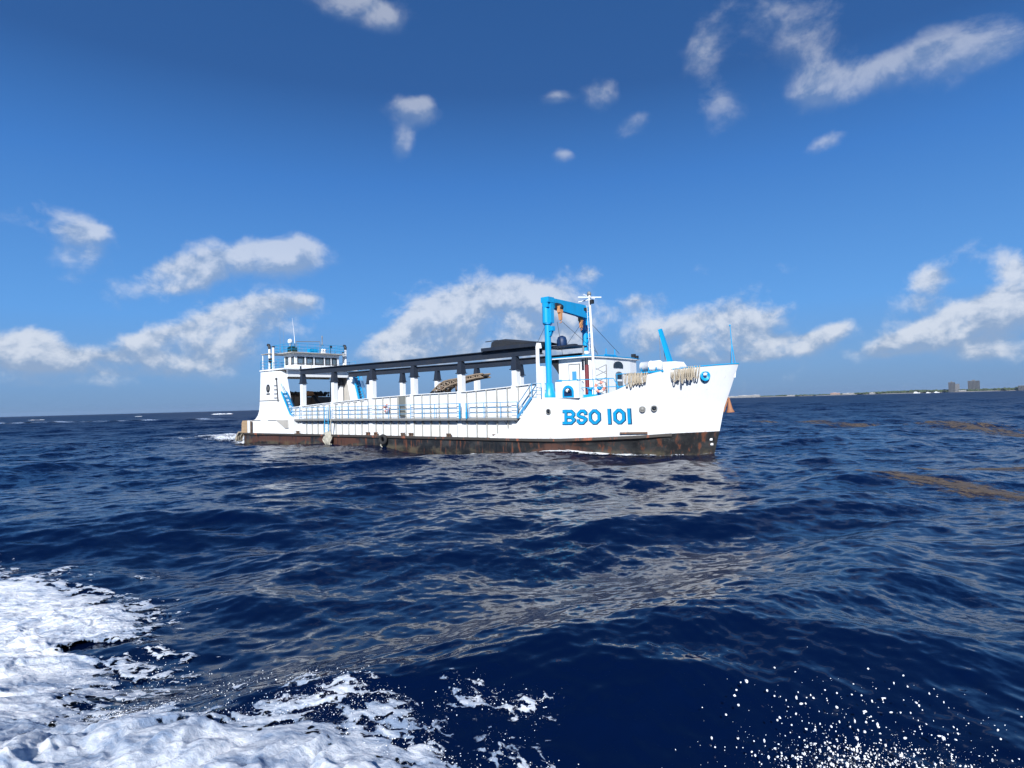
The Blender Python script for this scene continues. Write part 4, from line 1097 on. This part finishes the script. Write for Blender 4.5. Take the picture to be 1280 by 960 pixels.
def sheet(name, X, Y, keep, lift, mat, attrs=()):
    """open sheet floating on the moving sea: rest grid X, Y, faces kept where keep > 0, lifted by lift"""
    n, k = X.shape
    dx, dy, dz, _, _ = waves(X.ravel(), Y.ravel())
    co = np.stack([X.ravel() + dx, Y.ravel() + dy, dz + lift.ravel()], -1)
    i = np.arange(n - 1)[:, None] * k; j = np.arange(k - 1)[None, :]
    q = np.stack([i + j, i + j + 1, i + k + j + 1, i + k + j], -1).reshape(-1, 4)
    kp = keep.ravel() > -.32 if mat is not M.get('weed') else keep.ravel() > -.25
    attrs = tuple(attrs) + (('cover', keep + .20),)
    q = q[kp[q].sum(1) >= 3]
    used = np.unique(q); remap = np.zeros(n * k, int); remap[used] = np.arange(len(used))
    me = bpy.data.meshes.new(name)
    me.vertices.add(len(used)); me.vertices.foreach_set('co', co[used].astype(np.float32).ravel())
    qq = remap[q].astype(np.int32)
    me.loops.add(qq.size); me.loops.foreach_set('vertex_index', qq.ravel())
    me.polygons.add(len(qq)); me.polygons.foreach_set('loop_start', (np.arange(len(qq)) * 4).astype(np.int32))
    me.polygons.foreach_set('use_smooth', np.ones(len(qq), bool))
    for nm, arr in attrs:
        a = me.attributes.new(nm, 'FLOAT', 'POINT'); a.data.foreach_set('value', arr.ravel()[used].astype(np.float32))
    me.update(); me.validate()
    me.materials.append(mat)
    ob = bpy.data.objects.new(name, me); COL.objects.link(ob)
    return ob

def foam_material(name):
    m, t, b = new_mat(name)
    a = t.n('ShaderNodeAttribute', attribute_name='froth').outputs['Fac']
    cov = t.n('ShaderNodeAttribute', attribute_name='cover').outputs['Fac']
    co = t.n('ShaderNodeTexCoord').outputs['Object']
    n = t.noise(co, 7., 6, .65)
    st = t.noise(t.scale(co, (1.1, 3.6, 2.)), 1.6, 7, .62, .6)                 # streaks drawn out along the wash
    warp = t.v('ADD', co, t.scale(t.v('SUBTRACT', t.noise(co, 2.6, 4, .6, out=1), (.5, .5, .5)), (.55, .35, 0)))
    def cells(scale):                                                          # bubble rafts: foam gathers along cell walls
        o = t.n('ShaderNodeTexVoronoi', feature='DISTANCE_TO_EDGE', voronoi_dimensions='2D')
        t.put(o.inputs['Vector'], t.scale(warp, (.75, 1.25, 1.))); o.inputs['Scale'].default_value = scale
        return o.outputs['Distance']
    c1, c2 = cells(3.2), cells(9.)
    d = t.m('ADD', t.m('MULTIPLY', c1, .75), t.m('MULTIPLY', c2, .45))
    thr = t.m('ADD', t.m('MULTIPLY', cov, .62), t.m('MULTIPLY', t.m('SUBTRACT', n, .5), .35))
    al = t.ramp(t.m('SUBTRACT', thr, d), -.02, .07)
    f = t.m('ADD', a, t.m('MULTIPLY_ADD', t.m('SUBTRACT', st, .5), 2.6, t.m('MULTIPLY', t.m('SUBTRACT', n, .5), 1.1)))
    f = t.m('SUBTRACT', f, t.m('MULTIPLY', c2, .5))
    f = t.ramp(f, -.15, .95, smooth=False)
    c = t.mix(f, (.22, .29, .41), (.84, .86, .88))
    t.put(b.inputs['Alpha'], al)
    t.put(b.inputs['Base Color'], c); b.inputs['Roughness'].default_value = .7
    b.inputs['Specular IOR Level'].default_value = .25
    b.inputs['Subsurface Weight'].default_value = .7; b.inputs['Subsurface Radius'].default_value = (.8, .95, 1.); b.inputs['Subsurface Scale'].default_value = .05
    bn = t.n('ShaderNodeBump'); bn.inputs['Strength'].default_value = .8; bn.inputs['Distance'].default_value = .03
    t.put(bn.inputs['Height'], t.m('SUBTRACT', t.noise(t.scale(co, (1., 1.6, 1.)), 22., 8, .72), t.m('MULTIPLY', c2, .7))); t.put(b.inputs['Normal'], bn.outputs[0])
    return m
M['foam'] = foam_material('sea_foam')
M['spray'] = new_mat('spray_water')[0]
_b = M['spray'].node_tree.nodes['Principled BSDF']
_b.inputs['Base Color'].default_value = (.88, .90, .93, 1); _b.inputs['Roughness'].default_value = .25
_b.inputs['Subsurface Weight'].default_value = 0.

# ---- the churned wash thrown aside by the boat the picture is taken from
EDGE = [(-34, 26), (-22, 19.5), (-15.5, 15.6), (-11.7, 13.85), (-10.2, 13.75), (-8.9, 13.2), (-8.1, 12.3), (-6.9, 11.9), (-6.35, 11.0), (-6.35, 10.2), (-5.75, 9.4), (-5.5, 8.6),
        (-5.1, 7.4), (-4.5, 6.5), (-3.6, 6.05), (-2.8, 5.75), (-2.2, 5.45), (-1.5, 5.45), (-.9, 5.3), (-.5, 5.1), (-.2, 4.8), (-.1, 4.4), (-.1, 2.4), (-34, 2.4)]
gx = np.concatenate([np.arange(-24, -9, .05), np.arange(-9, .9, .018)]); gy = np.concatenate([np.arange(2.6, 12.6, .018), np.arange(12.6, 21.5, .045)])
X, Y = np.meshgrid(gx, gy, indexing='ij')
sd = poly_dist(X, Y, EDGE)
wx = X + .35 * fbm(X * .9, Y * .9, 3, 3); wy = Y + .35 * fbm(X * .9, Y * .9, 3, 9)
lace = fbm(wx * .8, wy * 1.7, 6, 1)
stringy = ridged(wx * 1.6 + .3 * lace, wy * 3.6, 4, 21)
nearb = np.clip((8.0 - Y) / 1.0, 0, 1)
keep = .16 * nearb + sd * .55 + .62 * lace + .55 * (stringy - .45) * np.clip(1.5 - sd / 2.2, .25, 1) + .10 + .25 * np.clip(sd - 1.2, 0, 3) + .6 * np.clip(sd - .2, 0, 1.2)
hole = np.exp(-(((X + 6.9) / .55) ** 2 + ((Y - 9.85) / .32) ** 2))
keep -= 1.7 * hole + .9 * np.exp(-(((X + 5.6) / 1.2) ** 2 + ((Y - 11.3) / 1.0) ** 2)) * np.clip(fbm(wx * 2, wy * 3, 4, 5) + .6, 0, 2)
body = np.clip(sd / 1.6, 0, 1)
rdg = ridged(wx * .55, wy * 1.1, 5, 2)
near = np.clip((8.2 - Y) / 2.5, 0, 1) * np.clip((X + 6.) / 2.0, 0, 1)      # the bow wave standing up beside the hull
lift = .03 + body * (.05 + .13 * np.clip(rdg, 0, 1) ** 2 + .035 * fbm(wx * 3, wy * 4, 4, 7)) + near * np.clip(sd / .5, 0, 1) * (.04 + .16 * np.clip(fbm(wx * 1.3, wy * 1.0, 4, 11) + .1, -.3, 1))
lift += (.016 * fbm(wx * 6, wy * 9, 4, 13) + .016 * ridged(wx * 3, wy * 6, 4, 15)) * np.clip(sd / .5, .25, 1)
lift = lift * np.clip(keep / .30, 0, 1) ** .7 + .012
froth = np.clip(.14 + .42 * np.clip(keep, 0, 1) + .42 * lace + .22 * (stringy - .45) + .10 * fbm(wx * .5, wy * .6, 3, 25) - .14 * nearb, -.3, .9)  # nearb term dulls the near foam, painting in the viewer's boat shadow
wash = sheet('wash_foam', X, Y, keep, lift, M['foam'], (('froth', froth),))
tag(wash, 'white churned wash spreading over the dark water at the lower left', 'foam', kind='stuff')

# ---- spray: flying drops, small blobs and strings of water
rg = np.random.default_rng(77)
ico_v = []; ico_f = []
import bmesh
_bm = bmesh.new(); bmesh.ops.create_icosphere(_bm, subdivisions=1, radius=1.0)
_bm.verts.ensure_lookup_table()
ICO_V = np.array([v.co[:] for v in _bm.verts]); ICO_F = np.array([[v.index for v in f.verts] for f in _bm.faces]); _bm.free()
def drops(name, pos, rad, label, stretch=None):
    n = len(pos); nv = len(ICO_V)
    jit = 1 + .28 * rg.normal(0, 1, (n, nv, 1)).clip(-1.5, 1.5)
    st = np.ones((n, 1, 3)) if stretch is None else stretch[:, None, :]
    co = (pos[:, None, :] + ICO_V[None] * jit * rad[:, None, None] * st).reshape(-1, 3)
    f = (ICO_F[None] + (np.arange(n) * nv)[:, None, None]).reshape(-1, 3).astype(np.int32)
    me = bpy.data.meshes.new(name)
    me.vertices.add(len(co)); me.vertices.foreach_set('co', co.astype(np.float32).ravel())
    me.loops.add(f.size); me.loops.foreach_set('vertex_index', f.ravel())
    me.polygons.add(len(f)); me.polygons.foreach_set('loop_start', (np.arange(len(f)) * 3).astype(np.int32))
    me.polygons.foreach_set('use_smooth', np.ones(len(f), bool))
    me.update(); me.materials.append(M['spray'])
    o = bpy.data.objects.new(name, me); COL.objects.link(o)
    return tag(o, label, 'spray', kind='stuff')
def cloud_of_drops(n, cx, cy, z0, sx, sy, sz, r0, r1, power=2.2):
    x = cx + rg.normal(0, sx, n); y = cy + rg.normal(0, sy, n)
    z = z0 + np.abs(rg.normal(0, 1, n)) * sz * np.exp(-((x - cx) / (2.0 * sx)) ** 2)
    r = r0 + (r1 - r0) * rg.random(n) ** power
    return np.stack([x, y, z], -1), r
def merge(*a): return np.concatenate([q[0] for q in a]), np.concatenate([q[1] for q in a])
def strings(n, cx, cy, z0, sx, sy, vz, r0, r1):
    """torn threads of water: rows of shrinking drops along short ballistic arcs"""
    P, Q = [], []
    for _ in range(n):
        p = np.array([cx + rg.normal(0, sx), cy + rg.normal(0, sy), z0])
        v = np.array([rg.normal(0, 1.2), rg.normal(.1, .6), abs(rg.normal(vz, vz * .35))])
        k = rg.integers(4, 11); t0 = rg.uniform(.02, .10); dt = rg.uniform(.004, .011); r = rg.uniform(r0, r1)
        for i in range(k):
            t = t0 + i * dt
            P.append(p + rg.normal(0, .006, 3) + v * t - np.array([0, 0, 4.9 * t * t])); Q.append(r * (1 - .6 * i / k) * rg.uniform(.6, 1.15))
    return np.array(P), np.array(Q)
def elongated(n):
    st = np.ones((n, 3)); ax = rg.integers(0, 3, n); st[np.arange(n), ax] = 1 + 1.3 * rg.random(n) ** 2
    return st
P_, r_ = merge(cloud_of_drops(1500, -1.0, 5.95, .12, .30, .22, .15, .0015, .008, 3.), cloud_of_drops(260, -.8, 6.0, .2, .14, .15, .22, .002, .012, 3.), strings(34, -.95, 5.9, .12, .22, .15, 2.2, .006, .013),
               cloud_of_drops(700, -2.2, 6.8, .15, .7, .22, .09, .0015, .007), cloud_of_drops(500, -.2, 5.9, .02, .35, .3, .10, .0015, .008), cloud_of_drops(300, -4.9, 7.8, .03, .5, .35, .08, .0015, .006))
bx, by = np.where((np.abs(keep - .20) < .20) & (X > -5.4) & (Y < 7.6) & (Y > 4.9))
pick = rg.choice(len(bx), 5200)
fx, fy = X[bx[pick], by[pick]] + rg.normal(0, .05, 5200), Y[bx[pick], by[pick]] + rg.normal(0, .05, 5200)
ddx, ddy, ddz, _, _ = waves(fx, fy)
fz = ddz + .02 + np.abs(rg.normal(0, 1, 5200)) * .035 * (1 + 1.2 * (rg.random(5200) < .15))
P_ = np.concatenate([P_, np.stack([fx + ddx, fy + ddy, fz], -1)]); r_ = np.concatenate([r_, .001 + .0045 * rg.random(5200) ** 4])
drops('splash_spray', P_, r_, 'burst of white spray leaping from the edge of the wash, bottom centre', elongated(len(P_)))
P_, r_ = merge(cloud_of_drops(9000, 2.95, 5.55, -.10, 1.1, .30, .14, .001, .0075, 3.5), cloud_of_drops(1700, 2.9, 5.6, -.06, .58, .22, .20, .002, .012, 3.2), strings(16, 3.1, 5.6, -.05, .5, .2, 1.6, .005, .011), cloud_of_drops(2600, 1.6, 5.45, -.10, .9, .3, .09, .001, .005),
               cloud_of_drops(340, 3.1, 6.0, .12, .9, .4, .28, .002, .011, 3.), cloud_of_drops(24, 3.0, 6.1, .2, .8, .4, .30, .009, .017), cloud_of_drops(130, 2.9, 5.6, -.04, .45, .2, .24, .006, .016, 2.), cloud_of_drops(700, 4.2, 5.4, -.08, .4, .2, .10, .0015, .009, 3.))
drops('flying_spray', P_, r_, 'scatter of white spray droplets flying up at the lower right', elongated(len(P_)))

# ---- foam around the ship
def ship_xy(S, Y):
    c, s = math.cos(SHIP_A), math.sin(SHIP_A)
    return SHIP_O.x + c * S - s * Y, SHIP_O.y + s * S + c * Y
S, Q = np.meshgrid(np.arange(-2, 51.2, .11), np.arange(0, 3.2, .07), indexing='ij')
hy = np.array([half(s, 0.) if s < 50 else 0. for s in S[:, 0]])[:, None]
X, Y = ship_xy(S, -(hy + Q - .05))
fw_ = np.interp(S, [-2, 4, 20, 30, 36, 41, 46, 49.5, 50.5, 51.2], [.5, .15, .05, .15, .5, .9, .8, .55, .3, 0.])
keep = fw_ * 1.2 - Q * np.interp(S, [0, 34, 40, 50], [1.6, 1.0, .62, 1.2]) + .62 * fbm(S * .9 + .3 * Q, Q * 2.2, 5, 31) - .42
w1 = ship_foam = sheet('bow_wave_foam', X, Y, keep, .05 + .10 * np.clip(keep, 0, 1) * np.clip(1 - Q / 1.2, 0, 1), M['foam'], (('froth', np.clip(keep * 1.5 + .25, 0, 1)),))
tag(w1, 'thin white foam curling along the black waterline of the ship', 'foam', kind='stuff')
S, Q = np.meshgrid(np.arange(-30, -1.5, .11), np.arange(-8, 7, .11), indexing='ij')
X, Y = ship_xy(S, Q)
keep = np.interp(S, [-30, -20, -12, -2.2, -1.6], [-.3, .0, .35, .9, .7]) - (np.abs(Q + .5) / np.interp(S, [-24, -2], [7., 4.6])) ** 4 * .9 + .5 * fbm(S * .35, Q * .8, 5, 41) - .1
w2 = sheet('stern_wake_foam', X, Y, keep, .10 + .55 * np.clip(keep, 0, 1) * np.clip(1 + (S + 2) / 14, 0, 1), M['foam'], (('froth', np.clip(keep + .3, 0, 1)),))
tag(w2, 'white wake boiling up behind the ship stern', 'foam', kind='stuff')
# a faded wake line far off on the left
S, Q = np.meshgrid(np.arange(0, 190, .8), np.arange(-7, 7, .5), indexing='ij')
d = Vector((-108.9 + 290, 242.9 - 318)).normalized()
X = -290 + d.x * S - d.y * Q; Y = 318 + d.y * S + d.x * Q
keep = .42 - np.abs(Q) / 5 + .3 * fbm(S * .05, Q * .2, 5, 51)
w3 = sheet('old_wake_foam', X, Y, keep, .25 + 0 * X, M['foam'], (('froth', -.35 + 0 * keep),))
tag(w3, 'long pale streak of an old wake near the horizon, left of the ship', 'foam', kind='stuff')

# ---- drifting sargassum
def weed_material():
    m, t, b = new_mat('sargassum')
    co = t.n('ShaderNodeTexCoord').outputs['Object']
    cov = t.n('ShaderNodeAttribute', attribute_name='cover').outputs['Fac']
    n = t.noise(co, 3., 6, .65); n2 = t.noise(t.scale(co, (1., 1.6, 1.)), 5., 6, .7)
    t.put(b.inputs['Base Color'], t.mix(n, (.058, .043, .030), (.185, .138, .092)))
    t.put(b.inputs['Alpha'], t.ramp(t.m('ADD', cov, t.m('MULTIPLY', t.m('SUBTRACT', n2, .5), 1.6)), -.05, .80, 0., .88))   # strands just under the surface fade out
    b.inputs['Roughness'].default_value = .6
    bn = t.n('ShaderNodeBump'); bn.inputs['Strength'].default_value = .7; bn.inputs['Distance'].default_value = .05
    t.put(bn.inputs['Height'], t.noise(co, 12., 4, .6)); t.put(b.inputs['Normal'], bn.outputs[0])
    return m
M['weed'] = weed_material()
def weed(line, width, step, seed, label, thr=.15):
    P = [Vector(p) for p in line]; L = [0]
    for a, b in zip(P[:-1], P[1:]): L.append(L[-1] + (b - a).length)
    S, Q = np.meshgrid(np.arange(0, L[-1], step), np.arange(-width, width, step * .6), indexing='ij')
    px = np.interp(S, L, [p.x for p in P]); py = np.interp(S, L, [p.y for p in P])
    d = (P[-1] - P[0]).normalized()
    X = px - d.y * Q; Y = py + d.x * Q
    f = S / L[-1]
    keep = -.30 * np.abs(fbm(S * 6, Q * 6, 3, seed + 9)) + .45 * fbm(S * 2.2, Q * 4.5, 4, seed + 2) + .12 + (1 - np.abs(Q) / (width * (.25 + .75 * np.sin(np.pi * np.clip(f, .02, .98)) ** .6))) * .9 + .8 * fbm(S * .55, Q * 1.6, 5, seed) + .25 * fbm(S * 3, Q * 3, 3, seed + 4) - thr
    o = sheet('sargassum_mat', X, Y, keep, +.006 + .020 * np.clip(keep, 0, 1) + .014 * fbm(S * 3.1, Q * 3.1, 3, seed + 6), M['weed'])
    return tag(o, label, 'seaweed', 'drifting seaweed mats', 'stuff')
weed([(34.5, 86), (39, 76), (41.5, 66), (42.8, 57), (42.2, 50), (44, 44)], 4.2, .12, 61, 'brown seaweed raft in a long line, farthest of the mats on the right', .45)
weed([(18.8, 28.6), (20.3, 27.2), (22.0, 26.0), (24.5, 24.8)], 1.1, .06, 65, 'brown seaweed mat in the middle of the right side, a short narrow strip', .42)
weed([(14.4, 25.6), (15.9, 24.3), (16.4, 22.6), (17.0, 20.6), (18.5, 19.0)], 1.35, .06, 69, 'brown seaweed mat on the right, nearest to the viewer', .38)

# ------------------------------------------------------------------ the far shore
SHORE_R = 3600.
def polar(az, r): return Vector((math.sin(R(az)) * r, math.cos(R(az)) * r, 0))
mb = MB(); az = np.linspace(17.5, 62, 260); rg2 = random.Random(3)
rows = []
for a in az:
    r0 = SHORE_R + 60 * math.sin(a * 1.3) + 30 * math.sin(a * 4.1); row = []
    for dr, z in ((0, -.5), (14, 1.2), (40, 2.6), (120, 4), (700, 5), (1500, 3)): p = polar(a, r0 + dr); row.append((p.x, p.y, z))
    rows.append(row)
for i in range(len(rows) - 1):
    mb.add(rows[i] + rows[i + 1], [(j, j + 1, 7 + j, 6 + j) for j in range(2)], 0, True)
    mb.add(rows[i] + rows[i + 1], [(j, j + 1, 7 + j, 6 + j) for j in range(2, 5)], 1, True)
M['sand'] = paint('beach_sand', (.34, .31, .27), .95, 0, .1, scale=.05); M['scrub'] = paint('coastal_scrub', (.05, .07, .03), .95, 0, .3, scale=.05)
tag(mb.build('coast', [M['sand'], M['scrub']], fix=False), kind='structure')

def leaf_mat():
    m, t, b = new_mat('far_foliage')
    co = t.n('ShaderNodeTexCoord').outputs['Object']
    t.put(b.inputs['Base Color'], t.mix(t.noise(co, .05, 4, .6), (.028, .045, .02), (.075, .10, .04))); b.inputs['Roughness'].default_value = .9
    return m
M['leaf'] = leaf_mat()
rg2 = np.random.default_rng(8)
nt = 1500
ta = rg2.uniform(17.5, 62, nt); tr = SHORE_R + 55 + rg2.random(nt) ** 1.5 * 260
hgt = np.interp(ta, [17, 21, 24, 28, 29, 32, 34, 38, 40, 62], [5, 6, 8, 7, 9, 12, 14, 11, 14, 13]) * rg2.uniform(.55, 1.1, nt)
tv, tf = [], []
for i in range(nt):
    p = polar(ta[i], tr[i]); nb = 2
    for q in range(nb):
        rr = hgt[i] * rg2.uniform(.5, .9)
        c = np.array([p.x + rg2.normal(0, rr), p.y + rg2.normal(0, rr), hgt[i] * .62])
        jit = 1 + .25 * rg2.normal(0, 1, (len(ICO_V), 1)).clip(-1.6, 1.6)
        v = c + ICO_V * jit * np.array([rr * 1.5, rr * 1.5, hgt[i] * .5])
        tf.append(ICO_F + len(tv) * len(ICO_V)); tv.append(v)
me = bpy.data.meshes.new('treeline'); me.from_pydata(np.concatenate(tv).tolist(), [], np.concatenate(tf).tolist()); me.materials.append(M['leaf'])
o = bpy.data.objects.new('treeline', me); COL.objects.link(o)
tag(o, 'low dark green wood along the far shore on the horizon', 'treeline', kind='stuff')

M['concrete'] = paint('tower_concrete', (.14, .145, .155), .8, 0, .2, scale=.1); M['pale'] = paint('pale_render', (.48, .47, .46), .8, 0, .1, scale=.1)
M['rose'] = paint('rose_render', (.52, .36, .30), .8, 0, .1, scale=.1)
def building(name, azc, r, w, d, h, fl, wall, label, cat='building', group=None, wing=None):
    p = polar(azc, r); e = empty(name, label, cat, p, -R(azc), group)
    mb = MB(); mb.box(-w / 2, w / 2, 0, d, 0, h, 0)
    for k in range(1, fl): z = h * k / fl; mb.box(-w / 2 - .4, w / 2 + .4, -.9, 0, z - .2, z + .2, 0)
    if wing: mb.box(w / 2, w / 2 + wing[0], 2, d, 0, wing[1], 0)
    mb.build('wall', wall, e)
    mb = MB(); mb.box(-w / 2 + 1, w / 2 - 1, 1, d - 1, h, h + .7); mb.box(-w * .15, w * .12, d * .3, d * .6, h + .7, h + min(4, h * .12) + .7); mb.build('roof', wall, e)
    n = max(2, int(w / 5))
    mb = MB()
    for k in range(fl):
        z0, z1 = h * k / fl + h / fl * .2, h * k / fl + h / fl * .82
        for i in range(n):
            x = -w / 2 + w * (i + .18) / n; mb.box(x, x + w / n * .64, -.12, -.02, z0, z1)
    win = mb.build('glazing', M['dark_glass'], e)
    return e
building('apartment_tower', 35.86, SHORE_R + 40, 27, 25, 48, 14, M['concrete'], 'dark slab tower on the far shore, the narrower of the two', 'tower', 'towers on the far shore', wing=(17, 40))
building('apartment_tower', 37.2, SHORE_R + 60, 46, 26, 52, 15, M['concrete'], 'wide grey tower block on the far shore, the broader of the two', 'tower', 'towers on the far shore')
for azc, w, h, fl, mt, lab in ((19.9, 60, 9, 3, 'pale', 'long white low building on the shore just right of the ship bow'), (20.9, 70, 12, 3, 'pale', 'white resort block on the shore, second from the ship bow'),
                               (21.8, 45, 13, 4, 'pale', 'white stepped resort building on the shore, third from the ship bow'), (24.6, 40, 6, 2, 'pale', 'small pale beach house on the shore between the resort and the rose building'),
                               (27.95, 46, 12, 3, 'rose', 'rose coloured hotel on the shore halfway to the towers'), (28.9, 55, 9, 3, 'pale', 'pale hotel wing on the shore beside the rose hotel'),
                               (30.6, 26, 8, 2, 'pale', 'lone white beach villa on the shore right of the hotels'), (36.5, 30, 8, 2, 'pale', 'low pale block standing between the two shore towers'), (40.3, 70, 22, 6, 'concrete', 'grey block on the shore at the far right edge')):
    building('shore_building', azc, SHORE_R + 30, w, 22, h, fl, M[mt], lab, 'building', 'buildings on the far shore')
# three motor yachts off the shore
for azc, r, L, lab in ((33.6, 2900, 24, 'white motor yacht off the far shore, leftmost of the three'), (34.35, 2700, 15, 'small white motor yacht off the far shore, the middle one'), (34.9, 2800, 18, 'white motor yacht off the far shore, nearest the dark tower')):
    e = empty('motor_yacht', lab, 'yacht', polar(azc, r), -R(azc) + .3, 'yachts off the far shore')
    k = L / 20.
    mb = MB(); P = [(-10, -2.4), (4, -2.6), (8, -1.5), (10.5, 0), (8, 1.5), (4, 2.6), (-10, 2.4)]
    lo = [(x * k * .94, y * k * .8, -.6) for x, y in P]; hi = [(x * k, y * k, (2.0 + max(0, x) * .09) * k) for x, y in P]; n = 7
    mb.add(lo + hi, [(i, (i + 1) % n, n + (i + 1) % n, n + i) for i in range(n)] + [tuple(range(n, 2 * n))], 0); mb.build('hull', M['white'], e)
    mb = MB(); mb.prism([(-8 * k, 1.9 * k), (5 * k, 1.9 * k), (2.5 * k, 3.8 * k), (-7.5 * k, 3.9 * k)], 'y', -1.9 * k, 1.9 * k); mb.prism([(-6 * k, 3.9 * k), (1.5 * k, 3.8 * k), (0, 5.4 * k), (-6 * k, 5.4 * k)], 'y', -1.5 * k, 1.5 * k); mb.build('cabin', M['white'], e)
    mb = MB(); mb.box(-6 * k, 2.5 * k, -1.93 * k, 1.93 * k, 2.5 * k, 3.2 * k); mb.build('window_band', M['dark_glass'], e)
# surf breaking on the reef, left
for k, (azc, w, r, h, lab) in enumerate(((-37.94, 14, 620, .55, 'small white breaker on the horizon at the far left'), (-25.5, 21, 660, 1.1, 'white breaking surf on the horizon just left of the ship'), (-31.6, 7, 760, .5, 'faint white breaker between the two larger ones on the left horizon'))):
    p = polar(azc, r); S, Q = np.meshgrid(np.linspace(-w / 2, w / 2, 90), np.linspace(-4, 4, 24), indexing='ij')
    ca, sa = math.cos(R(azc)), math.sin(R(azc)); X = p.x + ca * S + sa * Q; Y = p.y - sa * S + ca * Q
    env = np.sqrt(np.clip(1 - (2 * S / w) ** 2, 0, 1))
    lift = .1 + h * env * np.exp(-(Q / 1.6) ** 2) * (.55 + .6 * fbm(S * .22 + k * 9, Q * .3, 4, 81 + k))
    o = sheet('breaking_surf', X, Y, env - np.abs(Q) / 5 + .3 * fbm(S * .3, Q * .6, 4, 91 + k), lift, M['foam'], (('froth', np.clip(env + .4, 0, 1)),))
    tag(o, lab, 'surf', 'breakers on the left horizon', 'stuff')

# ------------------------------------------------------------------ a little sea haze
mb = MB(); mb.box(-14500, 14500, -14500, 14500, -4, 75)
hz = mb.build('haze', []); tag(hz, kind='stuff')
hm = bpy.data.materials.new('sea_haze'); hm.use_nodes = True; ht = hm.node_tree; ht.nodes.clear()
vp = ht.nodes.new('ShaderNodeVolumePrincipled'); vp.inputs['Density'].default_value = 3.5e-5; vp.inputs['Color'].default_value = (.62, .78, 1., 1); vp.inputs['Anisotropy'].default_value = .2
ho = ht.nodes.new('ShaderNodeOutputMaterial'); ht.links.new(vp.outputs[0], ho.inputs['Volume'])
hz.data.materials.append(hm)
